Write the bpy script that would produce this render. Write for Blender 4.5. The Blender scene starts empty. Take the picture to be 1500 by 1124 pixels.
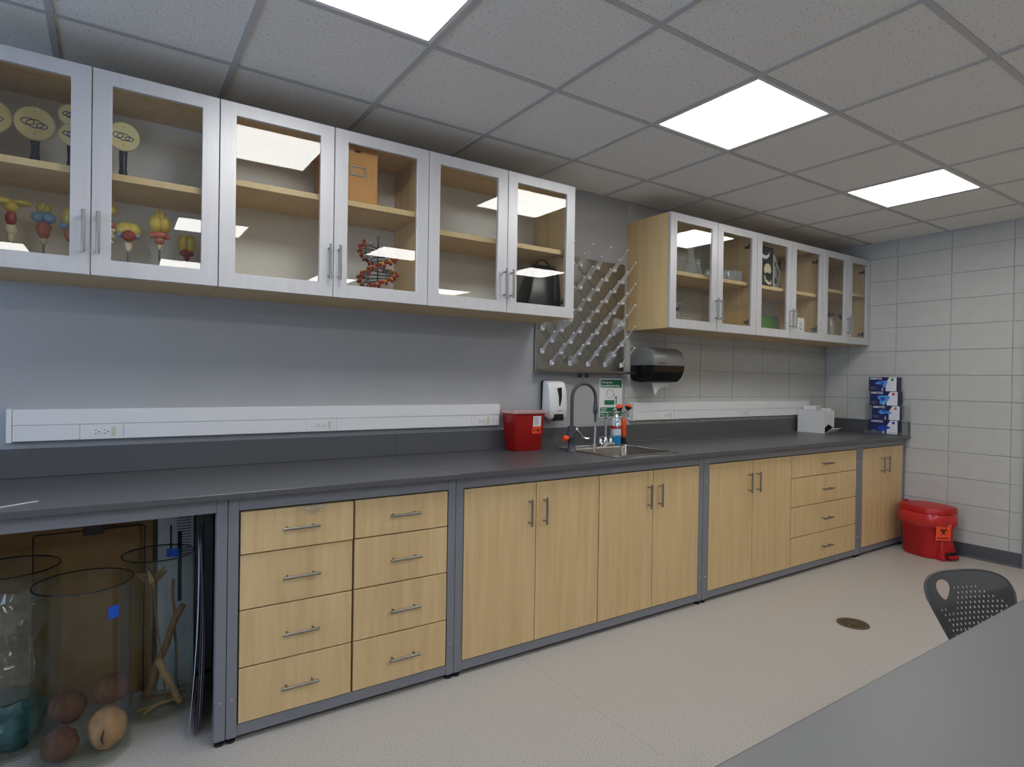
import bpy, bmesh, math, random
from mathutils import Vector, Matrix, noise
from mathutils.geometry import delaunay_2d_cdt

random.seed(7)
SC = bpy.context.scene
COL = SC.collection
PI = math.pi

# ------------------------------------------------------------------ camera
def set_camera():
    yaw, pitch, roll, f = -0.5929, -0.0057, 0.0155, 880.35
    F0 = Vector((-math.sin(yaw), math.cos(yaw), 0)); R = Vector((math.cos(yaw), math.sin(yaw), 0)); U = Vector((0, 0, 1))
    F = F0 * math.cos(pitch) + U * math.sin(pitch)
    U2 = -F0 * math.sin(pitch) + U * math.cos(pitch)
    X = R * math.cos(roll) + U2 * math.sin(roll)
    Y = U2 * math.cos(roll) - R * math.sin(roll)
    cd = bpy.data.cameras.new('camera'); co = bpy.data.objects.new('camera', cd); COL.objects.link(co)
    cd.sensor_fit = 'HORIZONTAL'; cd.sensor_width = 36.0; cd.lens = f / 1500.0 * 36.0
    cd.clip_start = 0.02; cd.clip_end = 60
    M = Matrix.Identity(4)
    for i in range(3):
        M[i][0] = X[i]; M[i][1] = Y[i]; M[i][2] = -F[i]
    M[0][3], M[1][3], M[2][3] = 0.0, -3.0612, 1.3377
    co.matrix_world = M
    SC.camera = co
set_camera()

# ------------------------------------------------------------------ world, daylight, exposure
PANEL_EMIT = 14.0
W = bpy.data.worlds.new('world'); SC.world = W; W.use_nodes = True
bg = W.node_tree.nodes['Background']; bg.inputs[0].default_value = (0.55, 0.72, 1.0, 1); bg.inputs[1].default_value = 1.2
def area_light(name, loc, rot, sx, sy, energy, color):
    d = bpy.data.lights.new(name, 'AREA'); d.shape = 'RECTANGLE'; d.size = sx; d.size_y = sy; d.energy = energy; d.color = color
    o = bpy.data.objects.new(name, d); COL.objects.link(o); o.location = loc; o.rotation_euler = rot
    return o
area_light('window_daylight', (-2.95, -1.9, 1.65), (0, -PI / 2, 0), 1.3, 1.9, 64, (0.46, 0.65, 1.0))
SC.view_settings.view_transform = 'Standard'
SC.view_settings.look = 'None'
SC.view_settings.gamma = 1
SC.view_settings.use_curve_mapping = False
SC.view_settings.exposure = -0.08

# ------------------------------------------------------------------ materials
MAT = {}
def lin(c):
    return tuple((x / 255 / 12.92) if x / 255 <= 0.04045 else ((x / 255 + 0.055) / 1.055) ** 2.4 for x in c) + (1,)
def newmat(name):
    m = bpy.data.materials.new(name); m.use_nodes = True
    nt = m.node_tree
    MAT[name] = m
    return m, nt, nt.nodes['Principled BSDF']
def N(nt, t, **kw):
    n = nt.nodes.new(t)
    for k, v in kw.items():
        if hasattr(n, k): setattr(n, k, v)
    return n
def simple(name, rgb, rough=0.5, metal=0.0, spec=0.5, noise=0.0, nscale=40, bump=0.0, bscale=200, emit=0, trans=0, stretch=(1, 1, 1), coat=0):
    m, nt, b = newmat(name)
    c = lin(rgb)
    b.inputs['Base Color'].default_value = c
    b.inputs['Roughness'].default_value = rough
    b.inputs['Metallic'].default_value = metal
    b.inputs['Specular IOR Level'].default_value = spec
    b.inputs['Coat Weight'].default_value = coat
    if trans: b.inputs['Transmission Weight'].default_value = trans
    tc = N(nt, 'ShaderNodeTexCoord'); mp = N(nt, 'ShaderNodeMapping'); mp.inputs['Scale'].default_value = stretch
    nt.links.new(tc.outputs['Object'], mp.inputs['Vector'])
    if noise:
        nz = N(nt, 'ShaderNodeTexNoise'); nz.inputs['Scale'].default_value = nscale; nz.inputs['Detail'].default_value = 4
        nt.links.new(mp.outputs['Vector'], nz.inputs['Vector'])
        rp = N(nt, 'ShaderNodeValToRGB')
        rp.color_ramp.elements[0].position = 0.3; rp.color_ramp.elements[1].position = 0.7
        rp.color_ramp.elements[0].color = tuple(max(0, x * (1 - noise)) for x in c[:3]) + (1,)
        rp.color_ramp.elements[1].color = tuple(min(1, x * (1 + noise)) for x in c[:3]) + (1,)
        nt.links.new(nz.outputs['Fac'], rp.inputs['Fac']); nt.links.new(rp.outputs['Color'], b.inputs['Base Color'])
    if bump:
        n2 = N(nt, 'ShaderNodeTexNoise'); n2.inputs['Scale'].default_value = bscale; n2.inputs['Detail'].default_value = 3
        nt.links.new(mp.outputs['Vector'], n2.inputs['Vector'])
        bp = N(nt, 'ShaderNodeBump'); bp.inputs['Strength'].default_value = bump; bp.inputs['Distance'].default_value = 0.004
        nt.links.new(n2.outputs['Fac'], bp.inputs['Height']); nt.links.new(bp.outputs['Normal'], b.inputs['Normal'])
    if emit:
        b.inputs['Emission Color'].default_value = (1.0, 0.985, 0.95, 1); b.inputs['Emission Strength'].default_value = emit
    return m
def glass(name, tint=(1, 1, 1), body=0.0, bodycol=(220, 225, 228), ior=1.5):
    """thin clear sheet: straight-through light, Fresnel reflection on each face, optional milky body"""
    m, nt, b = newmat(name)
    out = nt.nodes['Material Output']
    g = N(nt, 'ShaderNodeNewGeometry')
    ma = N(nt, 'ShaderNodeMapRange')
    ma.inputs['To Min'].default_value = ior; ma.inputs['To Max'].default_value = 1 / ior
    nt.links.new(g.outputs['Backfacing'], ma.inputs['Value'])
    fr = N(nt, 'ShaderNodeFresnel'); nt.links.new(ma.outputs['Result'], fr.inputs['IOR'])
    tr = N(nt, 'ShaderNodeBsdfTransparent'); tr.inputs['Color'].default_value = tuple(tint) + (1,)
    gl = N(nt, 'ShaderNodeBsdfGlossy'); gl.inputs['Roughness'].default_value = 0.0; gl.inputs['Color'].default_value = (1, 1, 1, 1)
    src = tr.outputs[0]
    if body:
        b.inputs['Base Color'].default_value = lin(bodycol); b.inputs['Roughness'].default_value = 0.15
        mb = N(nt, 'ShaderNodeMixShader'); mb.inputs[0].default_value = body
        nt.links.new(tr.outputs[0], mb.inputs[1]); nt.links.new(b.outputs[0], mb.inputs[2]); src = mb.outputs[0]
    mx = N(nt, 'ShaderNodeMixShader')
    nt.links.new(fr.outputs[0], mx.inputs[0]); nt.links.new(src, mx.inputs[1]); nt.links.new(gl.outputs[0], mx.inputs[2])
    nt.links.new(mx.outputs[0], out.inputs['Surface'])
    return m

def make_materials():
    simple('wall_paint', (168, 169, 171), 0.6, bump=0.12, bscale=160, noise=0.02, nscale=3)
    simple('block_paint', (188, 188, 183), 0.55, bump=0.5, bscale=110, noise=0.03, nscale=9)
    simple('mortar_paint', (176, 177, 176), 0.7, bump=0.3, bscale=150)
    simple('tee_metal', (186, 186, 188), 0.45)
    simple('plenum', (60, 60, 60), 0.9)
    simple('base_rubber', (78, 80, 84), 0.45, noise=0.05, nscale=20)
    simple('aluminium', (206, 206, 209), 0.42, metal=0.3, noise=0.03, nscale=60, stretch=(1, 1, 0.05))
    simple('steel', (190, 188, 184), 0.28, metal=1.0)
    simple('brushed_steel', (150, 146, 138), 0.3, metal=1.0, noise=0.05, nscale=120, stretch=(0.02, 1, 1))
    simple('handle_steel', (150, 147, 142), 0.32, metal=1.0)
    simple('basin_steel', (138, 134, 127), 0.3, metal=1.0, noise=0.05, nscale=90)
    simple('chrome', (225, 226, 228), 0.08, metal=1.0)
    simple('frame_grey', (128, 131, 139), 0.45, metal=0.15)
    simple('counter', (84, 85, 88), 0.33, noise=0.1, nscale=500, spec=0.5)
    simple('table_laminate', (108, 109, 110), 0.42, noise=0.06, nscale=400)
    simple('black_plastic', (18, 18, 19), 0.4)
    simple('black_gloss', (10, 10, 11), 0.15)
    simple('dark_hole', (8, 8, 8), 0.8)
    simple('carcass_dark', (120, 100, 70), 0.7)
    simple('white_plastic', (226, 226, 226), 0.35)
    simple('raceway_white', (222, 222, 224), 0.45)
    simple('white_print', (235, 235, 235), 0.5)
    simple('back_panel', (236, 236, 235), 0.5)
    simple('outlet_ivory', (205, 200, 180), 0.45)
    simple('sharps_red', (152, 16, 12), 0.28, spec=0.5)
    glass('lid_clear', (0.95, 0.85, 0.85), 0.5, (226, 196, 194))
    simple('bin_red', (176, 18, 22), 0.38)
    simple('bag_red', (196, 34, 36), 0.3, coat=0.4)
    simple('label_orange', (255, 84, 40), 0.5)
    simple('safety_orange', (240, 84, 22), 0.35)
    simple('sign_green', (20, 112, 74), 0.45)
    simple('ink_black', (20, 20, 20), 0.6)
    simple('ink_grey', (120, 120, 120), 0.6)
    simple('fixture_grey', (66, 68, 72), 0.4)
    simple('dispenser_grey', (120, 120, 118), 0.32)
    simple('paper', (214, 214, 212), 0.8)
    simple('carton_white', (222, 220, 218), 0.75)
    simple('label_red', (205, 24, 34), 0.5)
    simple('bottle_milky', (205, 214, 222), 0.3)
    simple('liquid_blue', (36, 140, 206), 0.3)
    simple('navy', (30, 34, 92), 0.4)
    simple('navy_dark', (22, 24, 62), 0.4)
    simple('glove_blue', (86, 158, 226), 0.45)
    simple('glove_dark', (40, 70, 170), 0.45)
    simple('box_white', (222, 222, 228), 0.45)
    simple('dot_green', (40, 130, 70), 0.5); simple('dot_red', (170, 40, 60), 0.5); simple('dot_orange', (210, 120, 40), 0.5); simple('dot_blue', (50, 70, 160), 0.5)
    simple('chair_plastic', (64, 65, 67), 0.42)
    simple('bronze', (120, 108, 84), 0.42, metal=0.8, noise=0.15, nscale=60)
    simple('bronze_dark', (40, 34, 26), 0.6)
    simple('model_yellow', (204, 182, 86), 0.35)
    simple('model_cream', (226, 210, 150), 0.4)
    simple('model_red', (150, 62, 54), 0.4)
    simple('model_salmon', (186, 104, 84), 0.4)
    simple('model_blue', (124, 164, 194), 0.4)
    simple('ivory_bone', (214, 204, 172), 0.6)
    simple('print_blue', (40, 70, 120), 0.5)
    simple('stand_dark', (34, 36, 38), 0.35)
    simple('rod_steel', (120, 118, 112), 0.35, metal=0.8)
    simple('atom_red', (150, 30, 24), 0.3); simple('atom_yellow', (230, 170, 30), 0.3); simple('atom_grey', (150, 152, 156), 0.35); simple('atom_dark', (34, 38, 60), 0.35)
    simple('cardboard', (150, 116, 76), 0.85, noise=0.06, nscale=14)
    simple('tape_blue', (24, 92, 222), 0.6)
    simple('coconut_brown', (92, 58, 38), 0.9, noise=0.35, nscale=30, bump=0.9, bscale=60, stretch=(1, 1, 0.3))
    simple('coconut_tan', (170, 130, 90), 0.75, noise=0.35, nscale=18, bump=0.5, bscale=40, stretch=(1, 1, 0.3))
    simple('stick_brown', (128, 96, 62), 0.8, noise=0.25, nscale=40)
    simple('stick_tan', (172, 140, 92), 0.8, noise=0.2, nscale=30)
    simple('teal_bag', (58, 104, 112), 0.3, noise=0.3, nscale=20)
    glass('film', (0.96, 0.97, 0.98), 0.09, (220, 222, 226))
    simple('poster_white', (200, 202, 212), 0.6)
    simple('poster_purple', (108, 104, 140), 0.6)
    simple('green_card', (66, 112, 44), 0.4)
    simple('leather_black', (26, 26, 28), 0.35)
    simple('wire_black', (22, 22, 22), 0.5)
    glass('pane_glass', (0.985, 0.995, 0.99), ior=1.44)
    glass('jar_glass', (0.94, 0.955, 0.94), ior=1.26)
    glass('labware_glass', (0.95, 0.965, 0.965), 0.16, (235, 240, 242))
    glass('drying_glass', (0.93, 0.95, 0.95), 0.17, (240, 243, 245), ior=1.6)
    glass('acrylic', (0.96, 0.97, 0.97), 0.06)
    simple('peg_white', (236, 236, 240), .35)
    glass('peg_clear', (0.96, 0.96, 0.97), 0.42, (232, 234, 238))
    m = simple('panel_light', (240, 240, 240), 0.6, emit=PANEL_EMIT)
    # maple veneer
    m, nt, b = newmat('maple')
    tc = N(nt, 'ShaderNodeTexCoord'); oi = N(nt, 'ShaderNodeObjectInfo')
    ad = N(nt, 'ShaderNodeVectorMath', operation='ADD')
    sc = N(nt, 'ShaderNodeVectorMath', operation='SCALE'); sc.inputs['Scale'].default_value = 13.0
    nt.links.new(tc.outputs['Object'], ad.inputs[0])
    cmb = N(nt, 'ShaderNodeCombineXYZ')
    for k in range(3): nt.links.new(oi.outputs['Random'], cmb.inputs[k])
    nt.links.new(cmb.outputs[0], sc.inputs[0]); nt.links.new(sc.outputs[0], ad.inputs[1])
    mp = N(nt, 'ShaderNodeMapping'); mp.inputs['Scale'].default_value = (14, 14, 0.7); nt.links.new(ad.outputs[0], mp.inputs['Vector'])
    n1 = N(nt, 'ShaderNodeTexNoise'); n1.inputs['Scale'].default_value = 2.2; n1.inputs['Detail'].default_value = 6; n1.inputs['Roughness'].default_value = 0.6
    nt.links.new(mp.outputs[0], n1.inputs['Vector'])
    mp2 = N(nt, 'ShaderNodeMapping'); mp2.inputs['Scale'].default_value = (260, 260, 9); nt.links.new(ad.outputs[0], mp2.inputs['Vector'])
    n2 = N(nt, 'ShaderNodeTexNoise'); n2.inputs['Scale'].default_value = 1.0; n2.inputs['Detail'].default_value = 2; nt.links.new(mp2.outputs[0], n2.inputs['Vector'])
    mxf = N(nt, 'ShaderNodeMath', operation='MULTIPLY_ADD'); mxf.inputs[1].default_value = 0.25; nt.links.new(n2.outputs['Fac'], mxf.inputs[0]); nt.links.new(n1.outputs['Fac'], mxf.inputs[2])
    rp = N(nt, 'ShaderNodeValToRGB'); e = rp.color_ramp.elements
    e[0].position = 0.35; e[0].color = lin((200, 170, 122)); e[1].position = 0.85; e[1].color = lin((222, 194, 146))
    nt.links.new(mxf.outputs[0], rp.inputs['Fac']); nt.links.new(rp.outputs[0], b.inputs['Base Color'])
    b.inputs['Roughness'].default_value = 0.42
    # ceiling tile with fissures
    m, nt, b = newmat('ceiling_tile')
    tc = N(nt, 'ShaderNodeTexCoord')
    n1 = N(nt, 'ShaderNodeTexNoise'); n1.inputs['Scale'].default_value = 95; n1.inputs['Detail'].default_value = 3; n1.inputs['Roughness'].default_value = 0.7
    nt.links.new(tc.outputs['Object'], n1.inputs['Vector'])
    rp = N(nt, 'ShaderNodeValToRGB'); e = rp.color_ramp.elements
    e[0].position = 0.30; e[0].color = lin((160, 160, 160)); e[1].position = 0.42; e[1].color = lin((232, 231, 229))
    nt.links.new(n1.outputs['Fac'], rp.inputs['Fac']); nt.links.new(rp.outputs[0], b.inputs['Base Color'])
    b.inputs['Roughness'].default_value = 0.95; b.inputs['Specular IOR Level'].default_value = 0.1
    bp = N(nt, 'ShaderNodeBump'); bp.inputs['Strength'].default_value = 0.5; bp.inputs['Distance'].default_value = 0.003
    nt.links.new(n1.outputs['Fac'], bp.inputs['Height']); nt.links.new(bp.outputs[0], b.inputs['Normal'])
    # speckled vinyl floor
    m, nt, b = newmat('vinyl')
    tc = N(nt, 'ShaderNodeTexCoord')
    n1 = N(nt, 'ShaderNodeTexNoise'); n1.inputs['Scale'].default_value = 230; n1.inputs['Detail'].default_value = 2; nt.links.new(tc.outputs['Object'], n1.inputs['Vector'])
    rp = N(nt, 'ShaderNodeValToRGB'); e = rp.color_ramp.elements
    e[0].position = 0.32; e[0].color = lin((140, 134, 128)); e[1].position = 0.5; e[1].color = lin((186, 181, 174))
    x = e.new(0.68); x.color = lin((196, 191, 185)); 
    nt.links.new(n1.outputs['Fac'], rp.inputs['Fac'])
    nt.links.new(rp.outputs[0], b.inputs['Base Color'])
    b.inputs['Roughness'].default_value = 0.38; b.inputs['Specular IOR Level'].default_value = 0.4
make_materials()

# ------------------------------------------------------------------ geometry helpers
def vperp(d):
    a = Vector((0, 0, 1)) if abs(d.z) < 0.9 else Vector((1, 0, 0))
    u = d.cross(a).normalized(); return u, d.cross(u).normalized()
class MB:
    def __init__(s): s.v = []; s.f = []
    def add(s, vs, fs):
        o = len(s.v); s.v += [tuple(v) for v in vs]; s.f += [[i + o for i in f] for f in fs]; return s
    def box(s, x0, x1, y0, y1, z0, z1):
        vs = [(x, y, z) for z in (z0, z1) for y in (y0, y1) for x in (x0, x1)]
        return s.add(vs, [(0, 2, 3, 1), (4, 5, 7, 6), (0, 1, 5, 4), (2, 6, 7, 3), (0, 4, 6, 2), (1, 3, 7, 5)])
    def loft(s, rings, caps=True, closed=True):
        n = len(rings[0]); o = len(s.v); fs = []
        for r in range(len(rings) - 1):
            for i in range(n if closed else n - 1):
                j = (i + 1) % n
                fs.append((r * n + i, r * n + j, (r + 1) * n + j, (r + 1) * n + i))
        if caps:
            fs.append(tuple(range(n - 1, -1, -1))); fs.append(tuple((len(rings) - 1) * n + i for i in range(n)))
        return s.add([p for r in rings for p in r], fs)
    def cyl(s, p0, p1, r0, r1=None, n=14):
        p0 = Vector(p0); p1 = Vector(p1); r1 = r0 if r1 is None else r1
        d = (p1 - p0).normalized(); u, w = vperp(d)
        return s.loft([[p + (u * math.cos(2 * PI * i / n) + w * math.sin(2 * PI * i / n)) * r for i in range(n)] for p, r in ((p0, r0), (p1, r1))])
    def tube(s, pts, r, n=10):
        P = [Vector(p) for p in pts]; rs = r if isinstance(r, (list, tuple)) else [r] * len(P)
        rings = []; u = None
        for k, p in enumerate(P):
            t = (P[min(k + 1, len(P) - 1)] - P[max(k - 1, 0)]).normalized()
            if u is None: u, w = vperp(t)
            else:
                u = (u - t * u.dot(t)).normalized(); w = t.cross(u)
            rings.append([p + (u * math.cos(2 * PI * i / n) + w * math.sin(2 * PI * i / n)) * rs[k] for i in range(n)])
        return s.loft(rings)
    def lathe(s, prof, c=(0, 0, 0), n=24, caps=True, sx=1, sy=1):
        return s.loft([[(c[0] + r * sx * math.cos(2 * PI * i / n), c[1] + r * sy * math.sin(2 * PI * i / n), c[2] + z) for i in range(n)] for r, z in prof], caps)
    def ell(s, c, r, n=14, m=8):
        if not isinstance(r, (list, tuple)): r = (r, r, r)
        prof = [(max(0.02, math.sin(PI * k / m)), -math.cos(PI * k / m)) for k in range(m + 1)]
        return s.loft([[(c[0] + q * r[0] * math.cos(2 * PI * i / n), c[1] + q * r[1] * math.sin(2 * PI * i / n), c[2] + z * r[2]) for i in range(n)] for q, z in prof])
    def prism(s, poly, a0, a1, ax='y'):
        f = {'x': lambda p, a: (a, p[0], p[1]), 'y': lambda p, a: (p[0], a, p[1]), 'z': lambda p, a: (p[0], p[1], a)}[ax]
        return s.loft([[f(p, a0) for p in poly], [f(p, a1) for p in poly]])
    def xf(s, M, k0=0):
        for i in range(k0, len(s.v)): s.v[i] = tuple(M @ Vector(s.v[i]))
        return s
    def mesh(s, name, mat, bevel=0, smooth=True, seg=1, ang=35):
        me = bpy.data.meshes.new(name)
        bm = bmesh.new()
        vs = [bm.verts.new(v) for v in s.v]
        for f in s.f:
            try: bm.faces.new([vs[i] for i in f])
            except ValueError: pass
        bmesh.ops.recalc_face_normals(bm, faces=bm.faces[:])
        if bevel:
            ed = [e for e in bm.edges if len(e.link_faces) == 2 and e.calc_face_angle(0) > math.radians(40)]
            bmesh.ops.bevel(bm, geom=ed, offset=bevel, segments=seg, affect='EDGES', profile=0.5)
        bm.to_mesh(me); bm.free()
        if smooth:
            for p in me.polygons: p.use_smooth = True
            me.set_sharp_from_angle(angle=math.radians(ang))
        if mat: me.materials.append(MAT[mat])
        return me
    def build(s, name, mat, parent=None, label=None, **kw):
        return link(name, s.mesh(name, mat, **kw), parent, label)
def link(name, me, parent=None, label=None, loc=None, rz=None):
    o = bpy.data.objects.new(name, me); COL.objects.link(o)
    if parent: o.parent = parent
    if label: o['label'] = label
    if loc: o.location = loc
    if rz is not None: o.rotation_euler = (0, 0, rz)
    return o
def thing(name, label, cat, loc=(0, 0, 0), rz=0, group=None):
    o = bpy.data.objects.new(name, None); COL.objects.link(o)
    o.empty_display_size = 0.05; o.location = loc; o.rotation_euler = (0, 0, rz)
    o['label'] = label; o['category'] = cat
    if group: o['group'] = group
    return o
def tag(o, label, cat, group=None, loc=None, rz=None):
    o['label'] = label; o['category'] = cat
    if group: o['group'] = group
    if loc: o.location = loc
    if rz is not None: o.rotation_euler = (0, 0, rz)
    return o
def struct(o, label=None):
    o['kind'] = 'structure'
    if label: o['label'] = label
    return o
def B(x0, x1, y0, y1, z0, z1): return MB().box(x0, x1, y0, y1, z0, z1)
def text(name, body, size, mat, parent, M, depth=0.0006, align='LEFT', label=None):
    cu = bpy.data.curves.new(name, 'FONT'); cu.body = body; cu.size = size; cu.extrude = depth; cu.align_x = align; cu.resolution_u = 2; cu.offset = size * .018
    t = bpy.data.objects.new(name, cu); COL.objects.link(t)
    dg = bpy.context.evaluated_depsgraph_get()
    me = bpy.data.meshes.new_from_object(t.evaluated_get(dg))
    bpy.data.objects.remove(t); bpy.data.curves.remove(cu)
    me.transform(M); me.materials.clear(); me.materials.append(MAT[mat])
    return link(name, me, parent, label)
FRONT = Matrix(((1, 0, 0, 0), (0, 0, -1, 0), (0, 1, 0, 0), (0, 0, 0, 1)))       # text plane facing -y
LEFTF = Matrix(((0, 0, -1, 0), (-1, 0, 0, 0), (0, 1, 0, 0), (0, 0, 0, 1)))      # text plane facing -x, reading towards -y
def T(x, y, z): return Matrix.Translation((x, y, z))
def arc(cx, cz, r, a0, a1, n):
    return [(cx + r * math.cos(math.radians(a0 + (a1 - a0) * i / n)), cz + r * math.sin(math.radians(a0 + (a1 - a0) * i / n))) for i in range(n + 1)]

# ------------------------------------------------------------------ room shell
XL, XR, YF, ZC = -2.6, 5.637, -7.6, 2.598
GX0, GD, GY1, GDY = -0.1802, 0.594, -0.3924, 0.5932
def room():
    fl = struct(B(XL - .15, XR + .15, YF - .15, 0.15, -0.1, -0.0012).build('floor', 'vinyl', smooth=False), 'speckled warm grey sheet vinyl floor')
    seams = [XL, -0.17, 1.662, 3.49, XR]
    for a, b in zip(seams, seams[1:]):
        B(a + .0005, b - .0005, YF, 0, -0.003, 0).build('vinyl_sheet', 'vinyl', fl, smooth=False)
    # back wall: smooth painted stretch, then painted block towards the corner
    wb = struct(B(XL, XR + .006, 0.004, 0.15, 0, 2.75).build('wall_back', 'mortar_paint', smooth=False), 'long grey painted wall behind the counter')
    B(XL, 3.022, 0.0, 0.004, 0, 2.75).build('smooth_panel', 'wall_paint', wb, smooth=False)
    bl, bh, z0 = 0.4029, 0.2049, -0.0033
    me = {}
    def block(w, h):
        k = (round(w, 3), round(h, 3))
        if k not in me:
            g = .0022
            me[k] = B(g, k[0] - g, 0, 0.012, g, k[1] - g).mesh('block', 'block_paint', bevel=0.0016)
        return me[k]
    x = 3.022
    while x < XR - 0.01:
        w = min(bl, XR - x)
        for r in range(4, 13):
            h = bh if r < 12 else ZC - z0 - bh * r + .02
            link('block', block(w, h), wb, loc=(x, 0, z0 + r * bh))
        x += bl
    # right wall of painted block, stack bonded
    wr = struct(B(XR + .006, XR + .15, YF, 0.15, 0, 2.75).build('wall_right', 'mortar_paint', smooth=False), 'grey painted concrete block wall')
    ys = [0, -0.2069, -0.6098, -1.0127, -1.4156, -1.4985]
    for a, b in zip(ys, ys[1:]):
        for r in range(0, 13):
            h = bh if r < 12 else ZC - z0 - bh * r + .02
            o = link('block', block(a - b, h), wr, loc=(XR, a, z0 + r * bh)); o.rotation_euler = (0, 0, -PI / 2)
    B(XR, XR + .006, YF, -2.62, 0, 2.75).build('smooth_panel', 'block_paint', wr, smooth=False)
    struct(B(XL - .15, XR + .15, YF - .15, YF, 0, 2.75).build('wall_front', 'wall_paint', smooth=False))
    # left wall with a window
    wl = MB().box(XL - .12, XL, YF, -2.95, 0, 2.75).box(XL - .12, XL, -0.85, 0.15, 0, 2.75).box(XL - .12, XL, -2.95, -0.85, 0, 1.0).box(XL - .12, XL, -2.95, -0.85, 2.3, 2.75)
    struct(wl.build('wall_left', 'wall_paint', smooth=False))
    w = MB().box(XL - .1, XL - .04, -2.95, -2.89, 1.0, 2.3).box(XL - .1, XL - .04, -.91, -.85, 1.0, 2.3).box(XL - .1, XL - .04, -2.89, -.91, 1.0, 1.06).box(XL - .1, XL - .04, -2.89, -.91, 2.24, 2.3).box(XL - .1, XL - .04, -1.92, -1.88, 1.06, 2.24)
    wo = struct(w.build('window_1', 'aluminium'))
    B(XL - .075, XL - .069, -2.89, -.91, 1.06, 2.24).build('pane', 'pane_glass', wo)
    # door opening trim on the right wall, just entering the picture
    t = MB().box(XR - .022, XR + .01, -1.553, -1.5, 0, 2.16).box(XR - .022, XR + .01, -2.62, -2.567, 0, 2.16).box(XR - .022, XR + .01, -2.567, -1.553, 2.107, 2.16)
    struct(t.build('trim_1', 'frame_grey', bevel=.003), 'grey painted steel door frame')
    d = struct(B(XR - .008, XR + .012, -2.565, -1.555, 0.008, 2.105).build('door_1', 'maple', bevel=.002))
    MB().cyl((XR - .008, -1.64, 1.0), (XR - .06, -1.64, 1.0), .011).cyl((XR - .058, -1.64, 1.0), (XR - .058, -1.75, 1.0), .01).build('door_handle', 'steel', d)
    bb = MB().prism([(XR - .001, 0), (XR - .02, 0), (XR - .02, .003), (XR - .009, .014), (XR - .007, .104), (XR - .001, .106)], -1.4995, -0.76, 'y')
    # prism in x-z plane extruded along y
    struct(bb.build('baseboard_right', 'base_rubber', smooth=False), 'dark grey rubber cove baseboard')

    # ceiling: tiles in a tee grid
    ce = struct(B(XL - .1, XR + .1, YF - .1, 0.1, 2.66, 2.74).build('ceiling', 'plenum', smooth=False), 'white suspended tile ceiling')
    xs = [XL] + [GX0 + GD * i for i in range(-4, 10)] + [XR]
    xs = [x for k, x in enumerate(xs) if k == 0 or x - xs[k - 1] > .02]
    ys = [0] + [GY1 - GDY * j for j in range(0, 13)] + [YF]
    lights = {}
    tile = {}
    for i in range(len(xs) - 1):
        for j in range(len(ys) - 1):
            ci = round((xs[i] - GX0) / GD); full = i > 0 and i < len(xs) - 2
            if full and ci in (-2, 1, 4, 7) and j in (2, 6, 10) and (ci, j) != (-2, 2):
                lights[(ci, j)] = ((xs[i] + xs[i + 1]) / 2, (ys[j] + ys[j + 1]) / 2); continue
            w, d = xs[i + 1] - xs[i] - .003, ys[j] - ys[j + 1] - .003
            k = (round(w, 3), round(d, 3))
            if k not in tile: tile[k] = B(-w / 2, w / 2, -d / 2, d / 2, 0, 0.015).mesh('tile', 'ceiling_tile', smooth=False)
            o = link('tile', tile[k], ce, loc=((xs[i] + xs[i + 1]) / 2, (ys[j] + ys[j + 1]) / 2, ZC + .003))
            o.rotation_euler = (0, 0, 0)
    for x in xs: B(max(XL, x - .012), min(XR, x + .012), YF, 0, ZC - .0015, ZC + .004).build('grid_tee', 'tee_metal', ce, smooth=False)
    for y in ys: B(XL, XR, max(YF, y - .012), min(0, y + .012), ZC - .001, ZC + .0035).build('grid_tee', 'tee_metal', ce, smooth=False)
    hx, hy = GD / 2 - .012, GDY / 2 - .012
    fr = MB().box(-hx, hx, -hy, -hy + .016, -.001, .05).box(-hx, hx, hy - .016, hy, -.001, .05).box(-hx, -hx + .016, -hy + .016, hy - .016, -.001, .05).box(hx - .016, hx, -hy + .016, hy - .016, -.001, .05).mesh('frame', 'white_plastic', smooth=False)
    df = B(-hx + .016, hx - .016, -hy + .016, hy - .016, 0.002, 0.006).mesh('diffuser', 'panel_light', smooth=False)
    bk = B(-hx, hx, -hy, hy, 0.05, 0.058).mesh('housing', 'white_plastic', smooth=False)
    sites = {(1, 2): 'square recessed ceiling light panel above the anatomy model cabinet', (4, 2): 'square recessed ceiling light panel in front of the drying rack',
             (7, 2): 'square recessed ceiling light panel closest to the block wall and counter'}
    for (ci, j), (x, y) in lights.items():
        t = thing('ceiling_light', sites.get((ci, j), 'square recessed ceiling light panel mirrored in the cabinet glass'), 'ceiling light', (x, y, ZC), group='recessed ceiling light panels')
        link('frame', fr, t); link('diffuser', df, t); link('housing', bk, t)
room()

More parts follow.
